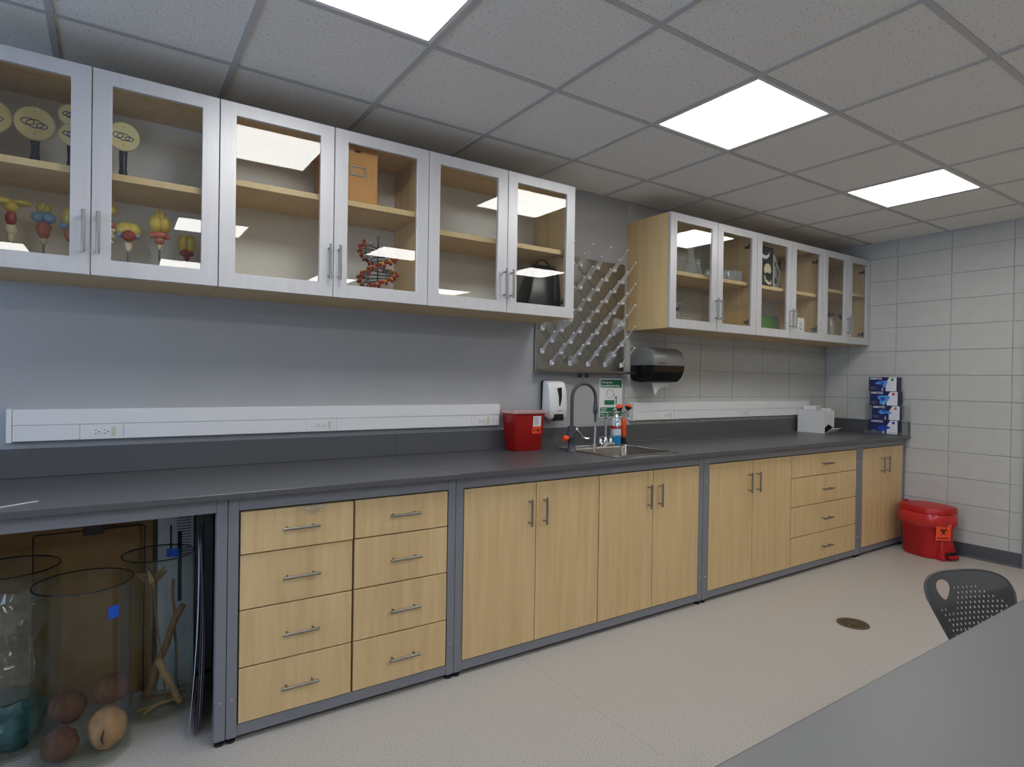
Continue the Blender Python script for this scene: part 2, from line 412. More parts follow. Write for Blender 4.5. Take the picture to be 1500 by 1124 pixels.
# ------------------------------------------------------------------ base units
YB = -0.7012          # face of the bench frames
ZT = 0.92             # worktop surface
def bench_frames():
    bays = [(-2.58, -.904, .036, 'unseen grey steel bench frame added with its cabinet left of the open bay', True), (-.90, 0.3655, .036, 'grey steel bench frame standing open over the glass jars', False),  # leftmost frame is unseen, added with its cabinet to block window light
            (0.3675, 1.2975, .036, 'grey steel bench frame around the eight maple drawers', True),
            (1.2995, 2.9975, .038, 'grey steel bench frame around the four doors below the sink', True),
            (3.0005, 4.868, .05, 'grey steel bench frame around the doors and single drawer stack', True),
            (4.872, 5.628, .042, 'short grey steel bench frame against the block wall', True)]
    for x0, x1, pw, label, low in bays:
        t = thing('bench_frame', label, 'bench frame', (x0, YB, 0), group='bench frames under the worktop')
        w = x1 - x0
        for xa in (0, w - pw):
            for ya in (0, 0.62):
                p = B(xa, xa + pw, ya, ya + .04, 0.02, ZT - .024).build('post', 'frame_grey', t, bevel=.002)
                MB().lathe([(.012, .02), (.012, .012), (.017, .01), (.017, 0)], (xa + pw / 2, ya + .02, 0), 14).build('foot', 'black_plastic', t)
                if ya == 0:
                    for z in (.742, .160):
                        MB().cyl((xa + pw / 2, 0.001, z), (xa + pw / 2, -.003, z), .0055, .004, 10).build('bolt', 'steel', p)
        B(pw, w - pw, 0.002, .04, .846, ZT - .024).build('top_rail', 'frame_grey', t, bevel=.0015)
        B(pw, w - pw, 0.62, .66, .846, ZT - .024).build('rear_rail', 'frame_grey', t, bevel=.0015)
        for xa in (0.002, w - pw + .002): B(xa, xa + pw - .004, .04, .62, .846, ZT - .024).build('side_rail', 'frame_grey', t, bevel=.0015)
        if low:
            B(pw, w - pw, 0.003, .04, .022, .064).build('bottom_rail', 'frame_grey', t, bevel=.0015)
            B(pw, w - pw, 0.62, .66, .022, .064).build('rear_rail', 'frame_grey', t, bevel=.0015)
bench_frames()

def bar_handle(parent, c, L, vert, y=0.0):
    """bar pull centred on c=(x,z), front face at y"""
    x, z = c; h = L / 2; o = -.03
    m = MB()
    if vert:
        m.cyl((x, y + o, z - h), (x, y + o, z + h), .006, n=12)
        for s in (-1, 1): m.cyl((x, y, z + s * (h - .016)), (x, y + o, z + s * (h - .016)), .0042, n=8)
    else:
        m.cyl((x - h, y + o, z), (x + h, y + o, z), .006, n=12)
        for s in (-1, 1): m.cyl((x + s * (h - .02), y, z), (x + s * (h - .02), y + o, z), .0042, n=8)
    return m.build('handle', 'handle_steel', parent)

DZ0, DZ1 = 0.0675, 0.8405
DGAPS = [DZ1, .684, .479, .268, DZ0]
def carcass(t, w, top=True):
    """open maple box, front at y=0.02, thing-local"""
    m = MB().box(.002, .018, .021, .58, DZ0, DZ1).box(w - .018, w - .002, .021, .58, DZ0, DZ1).box(.018, w - .018, .021, .58, DZ0, DZ0 + .016).box(.018, w - .018, .566, .58, DZ0 + .016, DZ1 - .016)
    if top: m.box(.018, w - .018, .021, .58, DZ1 - .016, DZ1)
    m.build('body', 'carcass_dark', t, smooth=False)
def drawer_unit(x0, x1, label, hl, open0=0.0, group='maple base cabinets'):
    t = thing('drawer_cabinet', label, 'cabinet', (x0, YB, 0), group=group)
    w = x1 - x0; carcass(t, w)
    for k in range(4):
        zt, zb = DGAPS[k] - (.002 if k else 0), DGAPS[k + 1] + (.003 if k < 3 else 0)
        y = -open0 if k == 0 else 0.0
        d = B(.003, w - .003, y, y + .019, zb, zt).build('drawer', 'maple', t, bevel=.001)
        B(.03, w - .03, y + .02, .5, zb + .02, zt - .03).build('drawer_box', 'carcass_dark', d, smooth=False)
        bar_handle(d, (w / 2 + (0.005 if k else .0), [.767, .581, .367, .164][k]), hl, False, y)
def door_unit(x0, xm, x1, label, group='maple base cabinets', top=True):
    t = thing('base_cabinet', label, 'cabinet', (x0, YB, 0), group=group)
    carcass(t, x1 - x0, top)
    for a, b, hx in ((x0, xm, xm - .045), (xm, x1, xm + .045)):
        d = B(a - x0 + .0022, b - x0 - .0022, 0, .019, DZ0, DZ1).build('door', 'maple', t, bevel=.001)
        bar_handle(d, (hx - x0, .7), .132, True)
door_unit(-2.54, -1.74, -.942, 'unseen two-door maple base cabinet added to shade the open bay with jars')  # unseen cabinet, added to keep window light out from under the bench
drawer_unit(.406, .830, 'four-drawer maple cabinet with plastic film caught in its top drawer', .137, .006)
drawer_unit(.8335, 1.259, 'four-drawer maple cabinet next to the doors below the red sharps container', .137)
door_unit(1.340, 1.744, 2.154, 'two-door maple base cabinet next to the eight drawers')
door_unit(2.156, 2.5637, 2.958, 'two-door maple base cabinet directly under the steel sink', top=False)
door_unit(3.053, 3.490, 3.932, 'two-door maple base cabinet between the sink cabinet and the single drawer stack')
drawer_unit(3.9345, 4.816, 'wide four-drawer maple cabinet beneath the white carton', .125)
door_unit(4.9155, 5.2517, 5.584, 'narrow two-door maple base cabinet next to the red bin')

SX0, SX1, SY0, SY1 = 2.31, 2.835, -.662, -.13       # sink rim outline
def worktop():
    t = thing('worktop', 'long dark grey laboratory worktop with backsplash', 'worktop', (-2.595, 0, ZT))
    ox = -2.595; zb = -.023
    hx0, hx1, hy0, hy1 = SX0 + .012, SX1 - .012, SY0 + .012, SY1 - .012
    yf = -.74
    MB().box(0, 1.2983 - ox, yf, -.002, zb, 0).build('slab', 'counter', t, bevel=.002)
    m = MB().box(1.2987 - ox, hx0 - ox, yf, -.002, zb, 0).box(hx1 - ox, XR - .003 - ox, yf, -.002, zb, 0)
    m.box(hx0 - ox, hx1 - ox, yf, hy0, zb, 0).box(hx0 - ox, hx1 - ox, hy1, -.002, zb, 0)
    m.build('slab', 'counter', t, smooth=False)
    B(0, 1.2975 - ox, -.021, -.002, .0005, .115).build('backsplash', 'counter', t, bevel=.0015)
    B(1.2985 - ox, XR - .023 - ox, -.021, -.002, .0005, .115).build('backsplash', 'counter', t, bevel=.0015)
    B(XR - .022 - ox, XR - .003 - ox, -.735, -.002, .0005, .115).build('end_splash', 'counter', t, bevel=.0015)
    # bright silicone bead where the splash meets the slab
    MB().box(1.9 - ox, XR - .023 - ox, -.0235, -.021, .0002, .0025).build('sealant', 'dispenser_grey', t, smooth=False)
worktop()

def sink():
    t = thing('sink', 'rectangular stainless steel drop-in sink in the worktop', 'sink', (SX0, SY0, ZT))
    w, d = SX1 - SX0, SY1 - SY0
    bx0, bx1, by0, by1 = .030, w - .030, .030, d - .095
    zr = .005
    def rr(x0, x1, y0, y1, r, z, n=5):
        out = []
        for cx, cy, a in ((x1 - r, y1 - r, 0), (x0 + r, y1 - r, 90), (x0 + r, y0 + r, 180), (x1 - r, y0 + r, 270)):
            for k in range(n + 1):
                q = math.radians(a + 90 * k / n); out.append((cx + r * math.cos(q), cy + r * math.sin(q), z))
        return out
    m = MB().loft([rr(0, w, 0, d, .02, .0004), rr(0, w, 0, d, .02, .003), rr(.006, w - .006, .006, d - .006, .018, zr), rr(.014, w - .014, .014, d - .014, .016, zr - .002),
                   rr(bx0 - .006, bx1 + .006, by0 - .006, by1 + .006, .05, zr - .002), rr(bx0, bx1, by0, by1, .045, -.004), rr(bx0 + .006, bx1 - .006, by0 + .006, by1 - .006, .045, -.15), rr(bx0 + .03, bx1 - .03, by0 + .03, by1 - .03, .04, -.17), rr(w / 2 - .05, w / 2 + .05, d / 2 - .09, d / 2 + .01, .045, -.175)], caps=False)
    m.build('basin', 'basin_steel', t, ang=50)
    def loop(r): return r + r[:1]
    MB().tube(loop(rr(bx0 - .004, bx1 + .004, by0 - .004, by1 + .004, .048, zr - .001)), .0036, 8).build('basin_rim', 'chrome', t)
    MB().tube(loop(rr(.004, w - .004, .004, d - .004, .02, .0035)), .0032, 8).build('outer_rim', 'chrome', t)
    MB().lathe([(.045, -.17), (.045, -.173), (.03, -.176), (.006, -.176)], (w / 2, d / 2 - .04, 0), 20).build('strainer', 'chrome', t)
sink()

# ------------------------------------------------------------------ wall cabinets
UZ0, UZ1, UY = 1.6955, 2.451, -0.3919
FLOORZ = UZ0 + .018     # inside floor of the wall cabinets
S1, S2, S3, S4, S5, S6 = 2.090, 2.152, 2.087, 2.083, 2.083, 2.148      # tops of the shelves, cabinet by cabinet
def wall_cabinet(x0, xm, x1, label, back, shz):
    t = thing('wall_cabinet', label, 'cabinet', (x0, 0, UZ0), group='glass-door wall cabinets')
    w = x1 - x0; h = UZ1 - UZ0; yb = -.370
    B(.001, .018, yb, -.001, 0, h).build('side_panel', 'maple', t, smooth=False)
    B(w - .018, w - .001, yb, -.001, 0, h).build('side_panel', 'maple', t, smooth=False)
    B(.018, w - .018, yb, -.001, 0, .018).build('bottom_panel', 'maple', t, smooth=False)
    B(.018, w - .018, yb, -.001, h - .018, h).build('top_panel', 'maple', t, smooth=False)
    if back: B(.018, w - .018, -.008, -.001, .018, h - .018).build('rear_panel', 'back_panel', t, smooth=False)
    B(.019, w - .019, -.352, -.010, shz - .026 - UZ0, shz - UZ0).build('shelf', 'maple', t, bevel=.001)
    yf, yk = UY, UY + .02
    for side, (a, b) in enumerate(((0, xm - x0), (xm - x0, w))):
        a += .0018; b -= .0018
        st, rt, rb = .060, .052, .060
        z0, z1 = .001, h - .001
        o = [(a, z0), (b, z0), (b, z1), (a, z1)]; i = [(a + st, z0 + rb), (b - st, z0 + rb), (b - st, z1 - rt), (a + st, z1 - rt)]
        m = MB()
        vs = [(p[0], y, p[1]) for p, y in [(q, yf) for q in o] + [(q, yf) for q in i] + [(q, yk) for q in i] + [(q, yk) for q in o]]
        m.add(vs, [(4 * r + k, 4 * r + (k + 1) % 4, (4 * r + 4 + (k + 1) % 4) % 16, (4 * r + 4 + k) % 16) for r in range(4) for k in range(4)])
        d = m.build('door', 'aluminium', t, bevel=.0012)
        tilt = math.tan(math.radians(PANE_TILT.get((round(x0, 1), side), -.42)))
        p = B(i[0][0] - .004, i[2][0] + .004, yf + .008, yf + .012, i[0][1] - .004, i[2][1] + .004)
        zc = (i[0][1] + i[2][1]) / 2
        xc = (i[0][0] + i[2][0]) / 2
        p.v = [(x, y + (z - zc) * tilt - (x - xc) * .006, z) for x, y, z in p.v]
        p.build('pane', 'pane_glass', d, smooth=False)
        hx = b - .020 if side == 0 else a + .020
        bar_handle(d, (hx, .152), .152, True, yf)
        sx = a + .03 if side == 0 else b - .03
        for z in (.10, h - .10):
            MB().box(sx - .022, sx + .022, yk + .001, yk + .02, z - .018, z + .018).box((sx - .028) if side == 0 else sx + .004, (sx - .004) if side == 0 else sx + .028, yk + .02, yk + .07, z - .01, z + .01).build('hinge', 'fixture_grey', d, bevel=.002)
    return t
PANE_TILT = {}
wall_cabinet(-.4755, -.0545, .3664, 'glass-door wall cabinet holding yellow disc and brain models', True, S1)
wall_cabinet(.3664, .8304, 1.2935, 'glass-door wall cabinet holding a wooden box and helix model', True, S2)
wall_cabinet(1.2935, 1.7572, 2.2187, 'glass-door wall cabinet with empty shelf and a black bag', True, S3)
wall_cabinet(3.0226, 3.5033, 3.957, 'glass-door wall cabinet holding clear beakers and flasks', False, S4)
wall_cabinet(3.957, 4.4096, 4.8716, 'glass-door wall cabinet holding a black skull poster box', False, S5)
wall_cabinet(4.8716, 5.2618, 5.632, 'narrow glass-door wall cabinet touching the block wall', False, S6)

# ---- disc models on the upper shelf
def disc_model(x, y, zs, discs, label, r=.058):
    """discs: list of (dx, zc, tilt_deg)"""
    t = thing('disc_model', label, 'anatomy model', (x, y, zs), group='round section models on dark stands')
    z1 = min(d[1] for d in discs) - zs
    MB().lathe([(.036, 0), (.036, .006), (.028, .014), (.017, .04), (.0125, .07), (.015, max(.075, z1 - .035)), (.012, z1 - .02)], (0, .02, 0), 18).build('stand', 'stand_dark', t)
    for dx, zc, tl in discs:
        M = T(dx, 0, zc - zs) @ Matrix.Rotation(math.radians(tl), 4, 'X') @ Matrix.Rotation(PI / 2, 4, 'X')
        d = MB().lathe([(.92 * r, -.004), (r, -.001), (r, .006), (.97 * r, .008), (.93 * r, .0065), (.001, .0065)], n=32).xf(M).build('face', 'model_cream', t)
        MB().lathe([(.01, -.06), (.6 * r, -.05), (.85 * r, -.03), (.92 * r, -.004)], n=24).xf(M).build('rear_bowl', 'stand_dark', t)
        MB().tube([(r * .96 * math.cos(a * PI / 16), r * .96 * math.sin(a * PI / 16), .0078) for a in range(33)], .0016, 6).xf(M).build('rim', 'ivory_bone', d)
        ink = MB()
        rnd = random.Random(int(zc * 1000))
        for q in range(3):
            cx, cy = (-.34 + .34 * q) * r, (.06 - .08 * q) * r
            rr = (.28, .34, .22)[q] * r
            ink.tube([(cx + rr * math.cos(a * PI / 6) * (1 + .25 * rnd.random()), cy + .7 * rr * math.sin(a * PI / 6), .0072) for a in range(13)], .0017, 5)
        ink.ell((0, .7 * r, .0068), (.0022, .0022, .001), 8, 4); ink.ell((0, -.62 * r, .0068), (.0022, .0022, .001), 8, 4)
        ink.xf(M).build('drawing', 'print_blue', d)
disc_model(-.36, -.2, S1, [(0, 2.262, 2)], 'round cream section model at the end of the disc row beside the wide disc', .062)
disc_model(-.232, -.2, S1, [(0, 2.264, 2)], 'wide round cream section model with blue line drawing on dark stand', .062)
disc_model(-.122, -.2, S1, [(0, 2.322, 2), (0.002, 2.248, 2)], 'twin stacked cream section discs partly behind the door frame', .042)
disc_model(.045, -.2, S1, [(0, 2.281, 2)], 'round cream section model standing alone on the shelf end', .056)

# ---- brain models on rods
def rod_model(x, y, label, rod_top, parts):
    t = thing('brain_model', label, 'anatomy model', (x, y, FLOORZ), group='brain models on steel rods')
    MB().lathe([(.03, 0), (.03, .008), (.024, .012), (.004, .013)], n=20).build('base', 'stand_dark', t)
    MB().cyl((0, 0, .01), (0, 0, rod_top - FLOORZ), .0035, n=8).build('rod', 'rod_steel', t)
    for nm, mat, blobs in parts:
        m = MB()
        for bx, by, bz, rx, ry, rz in blobs: m.ell((bx, by, bz - FLOORZ), (rx, ry, rz), 16, 10)
        m.build(nm, mat, t, ang=80)
rod_model(-.298, -.2, 'brain model with wide flat yellow lobes over a red oval', 1.83,
    [('upper_lobe', 'model_yellow', [(-.028, 0, 1.963, .03, .02, .014), (.028, 0, 1.963, .034, .02, .013), (0, 0, 1.945, .022, .02, .022)]),
     ('mid_lobe', 'model_red', [(0, -.004, 1.902, .017, .017, .028)]), ('stem', 'ivory_bone', [(0, 0, 1.862, .019, .014, .024), (0, 0, 1.835, .011, .01, .022)])])
rod_model(-.203, -.2, 'brain model with pale blue paired lobes under a small yellow crown', 1.83,
    [('upper_lobe', 'model_yellow', [(-.010, 0, 1.956, .014, .014, .018), (.010, 0, 1.956, .014, .014, .018), (0, -.008, 1.962, .011, .01, .012)]),
     ('side_lobe', 'model_blue', [(-.017, 0, 1.920, .021, .024, .021), (.017, 0, 1.920, .021, .024, .021)]),
     ('mid_lobe', 'model_salmon', [(0, -.003, 1.872, .021, .019, .034), (-.016, 0, 1.884, .009, .01, .012), (.016, 0, 1.884, .009, .01, .012)]), ('stem', 'ivory_bone', [(0, 0, 1.835, .012, .011, .02)])])
rod_model(-.122, -.2, 'brain model with yellow dome mostly hidden by the cabinet door stile', 1.84,
    [('upper_lobe', 'model_yellow', [(0, 0, 1.935, .027, .024, .038)]), ('side_lobe', 'model_blue', [(-.02, 0, 1.900, .014, .014, .014), (.02, 0, 1.900, .014, .014, .014)]),
     ('mid_lobe', 'model_salmon', [(0, 0, 1.868, .02, .018, .028)])])
rod_model(.003, -.2, 'slender brain model with tall yellow teardrop above a ridged cream stem', 1.84,
    [('upper_lobe', 'model_yellow', [(0, 0, 1.985, .024, .022, .024), (0, 0, 2.015, .012, .012, .034)]), ('side_lobe', 'model_blue', [(0, 0, 1.950, .017, .016, .009)]),
     ('mid_lobe', 'model_salmon', [(0, 0, 1.925, .016, .015, .018)]), ('stem', 'ivory_bone', [(.004 * (-1) ** k, 0, 1.905 - .012 * k, .017 - .0015 * k, .012, .009) for k in range(6)])])
rod_model(.065, -.2, 'brain model like a mushroom with broad yellow cap over red ball', 1.84,
    [('upper_lobe', 'model_yellow', [(-.012, .006, 1.915, .032, .03, .03), (.012, .006, 1.915, .032, .03, .03)]), ('side_lobe', 'model_blue', [(-.03, 0, 1.890, .012, .014, .011), (.03, 0, 1.890, .012, .014, .011)]),
     ('mid_lobe', 'model_red', [(0, -.016, 1.888, .025, .02, .023)]), ('stem', 'ivory_bone', [(0, 0, 1.852, .013, .011, .026)])])
rod_model(.173, -.2, 'brain model with tall yellow pear lobes tipped by two knobs', 1.86,
    [('upper_lobe', 'model_yellow', [(-.016, 0, 1.952, .025, .03, .034), (.016, 0, 1.952, .025, .03, .034), (-.008, 0, 1.985, .013, .015, .022), (.008, 0, 1.985, .013, .015, .022), (-.007, 0, 2.008, .007, .008, .010), (.007, 0, 2.008, .007, .008, .010)]),
     ('mid_lobe', 'model_salmon', [(0, -.006, 1.908, .03, .02, .016), (-.028, -.004, 1.905, .012, .012, .012), (.028, -.004, 1.905, .012, .012, .012), (0, -.004, 1.888, .018, .014, .018)]), ('stem', 'ivory_bone', [(0, 0, 1.868, .008, .008, .02)])])
rod_model(.275, -.16, 'brain model with ribbed olive yellow dome beside the cabinet side', 1.83,
    [('upper_lobe', 'model_yellow', [(-.014, 0, 1.895, .021, .028, .04), (.014, 0, 1.895, .021, .028, .04)]), ('mid_lobe', 'model_red', [(0, -.006, 1.853, .028, .024, .014)]), ('stem', 'model_red', [(0, 0, 1.838, .012, .01, .018)])])

# ---- wooden file box, helix model and small things in the second cabinet
def wooden_box():
    t = thing('wooden_file_box', 'upright orange-brown wooden file box with metal label holder', 'box', (.835, -.33, S2))
    B(0, .218, 0, .28, 0, .262).build('body', 'maple_dark', t, bevel=.003)
    B(.002, .216, -.008, -.0002, .004, .258).build('front_panel', 'maple_dark', t, bevel=.002)
    MB().box(.085, .158, -.0125, -.0085, .120, .128).box(.085, .158, -.0125, -.0085, .160, .166).box(.085, .093, -.0125, -.0085, .128, .160).box(.150, .158, -.0125, -.0085, .128, .160).build('label_holder', 'steel', t, bevel=.001)
    B(.105, .132, -.0105, -.0085, .228, .238).build('name_plate', 'ink_black', t)
simple('maple_dark', (196, 142, 78), .45, noise=.12, nscale=20, stretch=(6, 6, .6))
wooden_box()
def helix():
    t = thing('helix_model', 'ball and stick double helix model in red, grey and yellow', 'molecule model', (1.108, -.21, FLOORZ))
    zt = 2.05 - FLOORZ
    MB().lathe([(.045, 0), (.045, .006), (.006, .008)], n=20).build('base', 'black_plastic', t)
    m = MB().cyl((0, 0, .005), (0, 0, zt - .03), .0035, n=8)
    m.tube([(.006 * math.sin(a * PI / 6), 0, zt - .02 - .009 * math.cos(a * PI / 6)) for a in range(13)], .0015, 6)
    m.build('rod', 'wire_black', t)
    n = 16
    ball = {}
    for k in range(n):
        z = .03 + (zt - .09) * k / (n - 1)
        a0 = .6 + 2 * PI * k / 14.0
        R = .082
        MB().cyl((R * math.cos(a0), R * math.sin(a0), z), (R * math.cos(a0 + 2.4), R * math.sin(a0 + 2.4), z), .003, n=6).build('rung', 'atom_dark', t)
        for s in (0, 2.4):
            for q, (mat, dr, da, dz, rad) in enumerate((('atom_yellow', 0, 0, 0, .0085), ('atom_red', .013, .12, .006, .0095), ('atom_red', .004, -.16, -.007, .009), ('atom_red', .002, .08, -.012, .0085), ('atom_grey', -.022, .2, .004, .009), ('atom_grey', -.034, -.2, .0, .008))):
                key = (mat, rad)
                if key not in ball: ball[key] = MB().ell((0, 0, 0), rad, 10, 6).mesh('atom', mat, ang=80)
                a = a0 + s + da; rr = R + dr
                link('atom', ball[key], t, loc=(rr * math.cos(a), rr * math.sin(a), z + dz))
helix()
def small_black():
    o = B(0, .06, 0, .045, 0, .028).build('small_case', 'navy_dark', bevel=.006, seg=2)
    tag(o, 'small dark blue case on the floor of the helix cabinet', 'case', loc=(.74, -.26, FLOORZ))
    o = B(0, .028, 0, .02, 0, .05).build('black_clip', 'black_plastic', bevel=.003)
    tag(o, 'tiny black clip at the foot of the helix cabinet door', 'clip', loc=(.915, -.33, FLOORZ))
small_black()
def bag():
    t = thing('black_bag', 'black leather bag leaning in the corner of the wall cabinet', 'bag', (1.95, -.30, FLOORZ))
    m = MB()
    rings = []
    for z, x0, x1, y0, y1 in ((0, 0, .235, 0, .14), (.02, -.004, .24, -.006, .15), (.12, .03, .245, 0, .14), (.24, .065, .248, .02, .12), (.29, .085, .245, .05, .10), (.30, .10, .235, .06, .09)):
        rings.append([(x0, y0, z), (x1, y0, z), (x1, y1, z), (x0, y1, z)])
    m.loft(rings); m.build('body', 'leather_black', t, bevel=.008, seg=2)
    MB().box(.01, .225, -.008, -.001, .05, .056).build('zip', 'dispenser_grey', t)
    MB().box(.195, .212, -.006, .012, .09, .24).build('strap', 'fixture_grey', t, bevel=.002)
    MB().tube([(.11 + .05 * (1 - math.cos(a * PI / 10)), .07, .285 + .045 * math.sin(a * PI / 10)) for a in range(11)], .005, 8).build('grip', 'leather_black', t)
bag()

# ---- labware
def vessel(kind, x, y, z, s, label, group):
    prof = {'flask': [(.001, 0), (.042, 0), (.044, .004), (.016, .095), (.015, .125), (.019, .13), (.017, .131), (.0135, .124), (.0145, .095), (.042, .005), (.001, .003)],
            'beaker': [(.001, 0), (.030, 0), (.033, .003), (.033, .082), (.036, .088), (.034, .089), (.031, .082), (.031, .005), (.001, .004)],
            'tumbler': [(.001, 0), (.020, 0), (.022, .003), (.029, .066), (.027, .066), (.0205, .005), (.001, .004)],
            'cylinder': [(.001, 0), (.034, 0), (.034, .006), (.016, .010), (.016, .19), (.020, .195), (.018, .195), (.0135, .19), (.0135, .014), (.001, .012)],
            'dish': [(.001, 0), (.03, 0), (.034, .003), (.036, .03), (.034, .03), (.031, .005), (.001, .003)]}[kind]
    names = {'flask': 'conical_flask', 'beaker': 'beaker', 'tumbler': 'drinking_glass', 'cylinder': 'measuring_cylinder', 'dish': 'glass_dish'}
    o = MB().lathe([(r * s, h * s) for r, h in prof], n=20, caps=False).build(names[kind], 'labware_glass')
    return tag(o, label, {'flask': 'flask', 'beaker': 'beaker', 'tumbler': 'glass', 'cylinder': 'cylinder', 'dish': 'dish'}[kind], group, loc=(x, y, z))
g = 'glassware on the beaker cabinet shelf'
vessel('cylinder', 3.325, -.14, S4, 1.15, 'tall clear measuring cylinder beside the large flask', None)
vessel('flask', 3.405, -.24, S4, 1.55, 'largest clear conical flask on the beaker cabinet shelf', None)
vessel('flask', 3.525, -.20, S4, 1.1, 'smaller clear conical flask on the beaker cabinet shelf', None)
for k, (x, y) in enumerate(((3.60, -.26), (3.66, -.20), (3.735, -.13))):
    vessel('beaker', x, y, S4, (.85, .95, 1.05)[k], 'clear beaker next to the conical flasks', g)
for k, (x, y) in enumerate(((3.70, -.28), (3.77, -.22), (3.78, -.30), (3.85, -.22), (3.855, -.30), (3.895, -.15))):
    vessel('tumbler', x, y, S4, 1.2, 'small clear tumbler in the cluster beyond the beakers', 'tumblers on the beaker cabinet shelf')
for k in range(9):
    vessel('dish' if k % 2 else 'tumbler', 3.42 + .052 * k, -.24 + .05 * (k % 3), FLOORZ, .95, 'small clear dish on the beaker cabinet floor' if k % 2 else 'small clear tumbler on the beaker cabinet floor', 'glassware on the beaker cabinet floor')
def wash_bottle(x, y, z):
    t = thing('wash_bottle', 'clear squeeze bottle with blue cap in the beaker cabinet', 'bottle', (x, y, z))
    MB().lathe([(.001, 0), (.03, 0), (.032, .005), (.032, .10), (.014, .125), (.014, .135)], n=18).build('body', 'labware_glass', t)
    MB().lathe([(.016, .133), (.016, .152), (.004, .156)], n=14).build('cap', 'navy', t)
    MB().tube([(0, 0, .15), (0, 0, .175), (.012, -.004, .187), (.04, -.012, .182)], .003, 6).build('spout', 'white_plastic', t)
wash_bottle(3.325, -.19, FLOORZ)

# ---- skull box, white box, green card, multi-meter in the fifth cabinet
def skull_box():
    t = thing('skull_print_box', 'tall black box printed with pale skull and jaw', 'box', (4.10, -.30, S5))
    t.scale = (1, 1, 1.22)
    B(0, .20, 0, .24, 0, .258).build('body', 'ink_black', t, bevel=.002)
    m = MB()
    for cx, cz, rx, rz in ((.125, .125, .042, .028), (.15, .112, .022, .02), (.10, .115, .022, .026)): m.ell((cx, -.0012, cz), (rx, .0018, rz), 18, 8)
    m.build('skull_print', 'ivory_bone', t)
    m = MB().tube([(.09 + .055 * math.cos(a * PI / 14), -.001, .225 - .035 * math.sin(a * PI / 14)) for a in range(15)], [.003 + .008 * math.sin(PI * a / 14) for a in range(15)], 8)
    m.v = [(x, -.001 + (y + .001) * .12, z) for x, y, z in m.v]
    m.build('tusk_print', 'box_white', t)
    m = MB().tube([(.085, -.001, .075), (.10, -.001, .045), (.14, -.001, .03), (.17, -.001, .03), (.175, -.001, .05)], [.006, .008, .010, .009, .004], 8)
    m.v = [(x, -.001 + (y + .001) * .12, z) for x, y, z in m.v]
    m.build('jaw_print', 'ivory_bone', t)
skull_box()
def specimen_box():
    t = thing('specimen_box', 'white display box with brown specimens leaning on the black skull box', 'box', (4.335, -.27, S5))
    t.scale = (1, 1, 1.22)
    m = MB().prism([(0, 0), (.10, 0), (.115, .12), (.03, .225), (.005, .23)], 0, .2, 'y'); m.build('body', 'box_white', t, bevel=.002)
    k = MB()
    for cx, cz, rx, rz in ((.03, .165, .010, .018), (.045, .06, .018, .022), (.07, .11, .008, .03), (.055, .135, .006, .008)): k.ell((cx, -.0012, cz), (rx, .0016, rz), 12, 6)
    k.build('specimen_print', 'stick_brown', t)
    B(.118, .124, .01, .19, .0, .19).build('cover', 'ink_black', t)
specimen_box()
def cards():
    t = thing('framed_card', 'green picture card in a dark frame leaning back', 'picture', (4.16, -.30, FLOORZ))
    R = Matrix.Rotation(math.radians(-12), 4, 'X')
    B(0, .27, 0, .012, 0, .165).xf(R).build('frame', 'fixture_grey', t, bevel=.002)
    B(.014, .256, -.0015, -.0002, .012, .153).xf(R).build('picture', 'green_card', t)
    t = thing('wall_timer', 'white slotted plastic timer box behind the cabinet handles', 'timer', (4.565, -.33, FLOORZ))
    B(0, .14, 0, .05, 0, .165).build('body', 'white_plastic', t, bevel=.012, seg=3)
    m = MB()
    for cx, cz in ((.07, .12), (.088, .105), (.085, .07), (.068, .08)): m.ell((cx, -.0005, cz), (.006, .0015, .009), 10, 5)
    m.build('slot', 'ink_black', t)
    MB().ell((.055, -.0005, .028), (.022, .002, .012), 16, 6).build('dial', 'ink_black', t)
cards()
# ---- last cabinet
def jaw_and_bottles():
    t = thing('jaw_bone', 'curved ivory jaw bone standing on the shelf by the block wall', 'bone', (5.02, -.22, S6))
    MB().tube([(.01 + .045 * math.sin(a * PI / 12), 0, .085 + .085 * math.cos(a * PI / 12)) for a in range(13)], [.004 + .006 * math.sin(PI * a / 12) for a in range(13)], 8).build('bone', 'ivory_bone', t)
    B(-.03, .05, -.025, .025, 0, .006).build('base', 'stand_dark', t)
    for k, (x, y, h) in enumerate(((4.97, -.27, .25), (5.06, -.24, .22))):
        vessel('cylinder', x, y, FLOORZ, h / .195, 'tall clear cylinder standing under the jaw bone', 'tall cylinders under the jaw bone')
    for k in range(4):
        vessel('beaker', 5.13 + .08 * (k % 2), -.13 + .075 * (k // 2), FLOORZ, 1.0, 'clear beaker in front of the tall cylinders', 'beakers under the jaw bone')
    for k, (x, y) in enumerate(((5.17, -.29), (5.33, -.30))):
        t = thing('stoppered_bottle', ('clear reagent bottle with dark stopper beside the tall cylinders', 'clear reagent bottle with dark stopper close to the hinged cabinet side')[k], 'bottle', (x, y, FLOORZ))
        MB().lathe([(.001, 0), (.034, 0), (.035, .006), (.034, .16), (.018, .19), (.017, .215)], n=18).build('body', 'labware_glass', t)
        MB().lathe([(.015, .205), (.017, .22), (.032, .224), (.034, .245), (.005, .25)], n=16).build('stopper', 'navy_dark', t)
jaw_and_bottles()

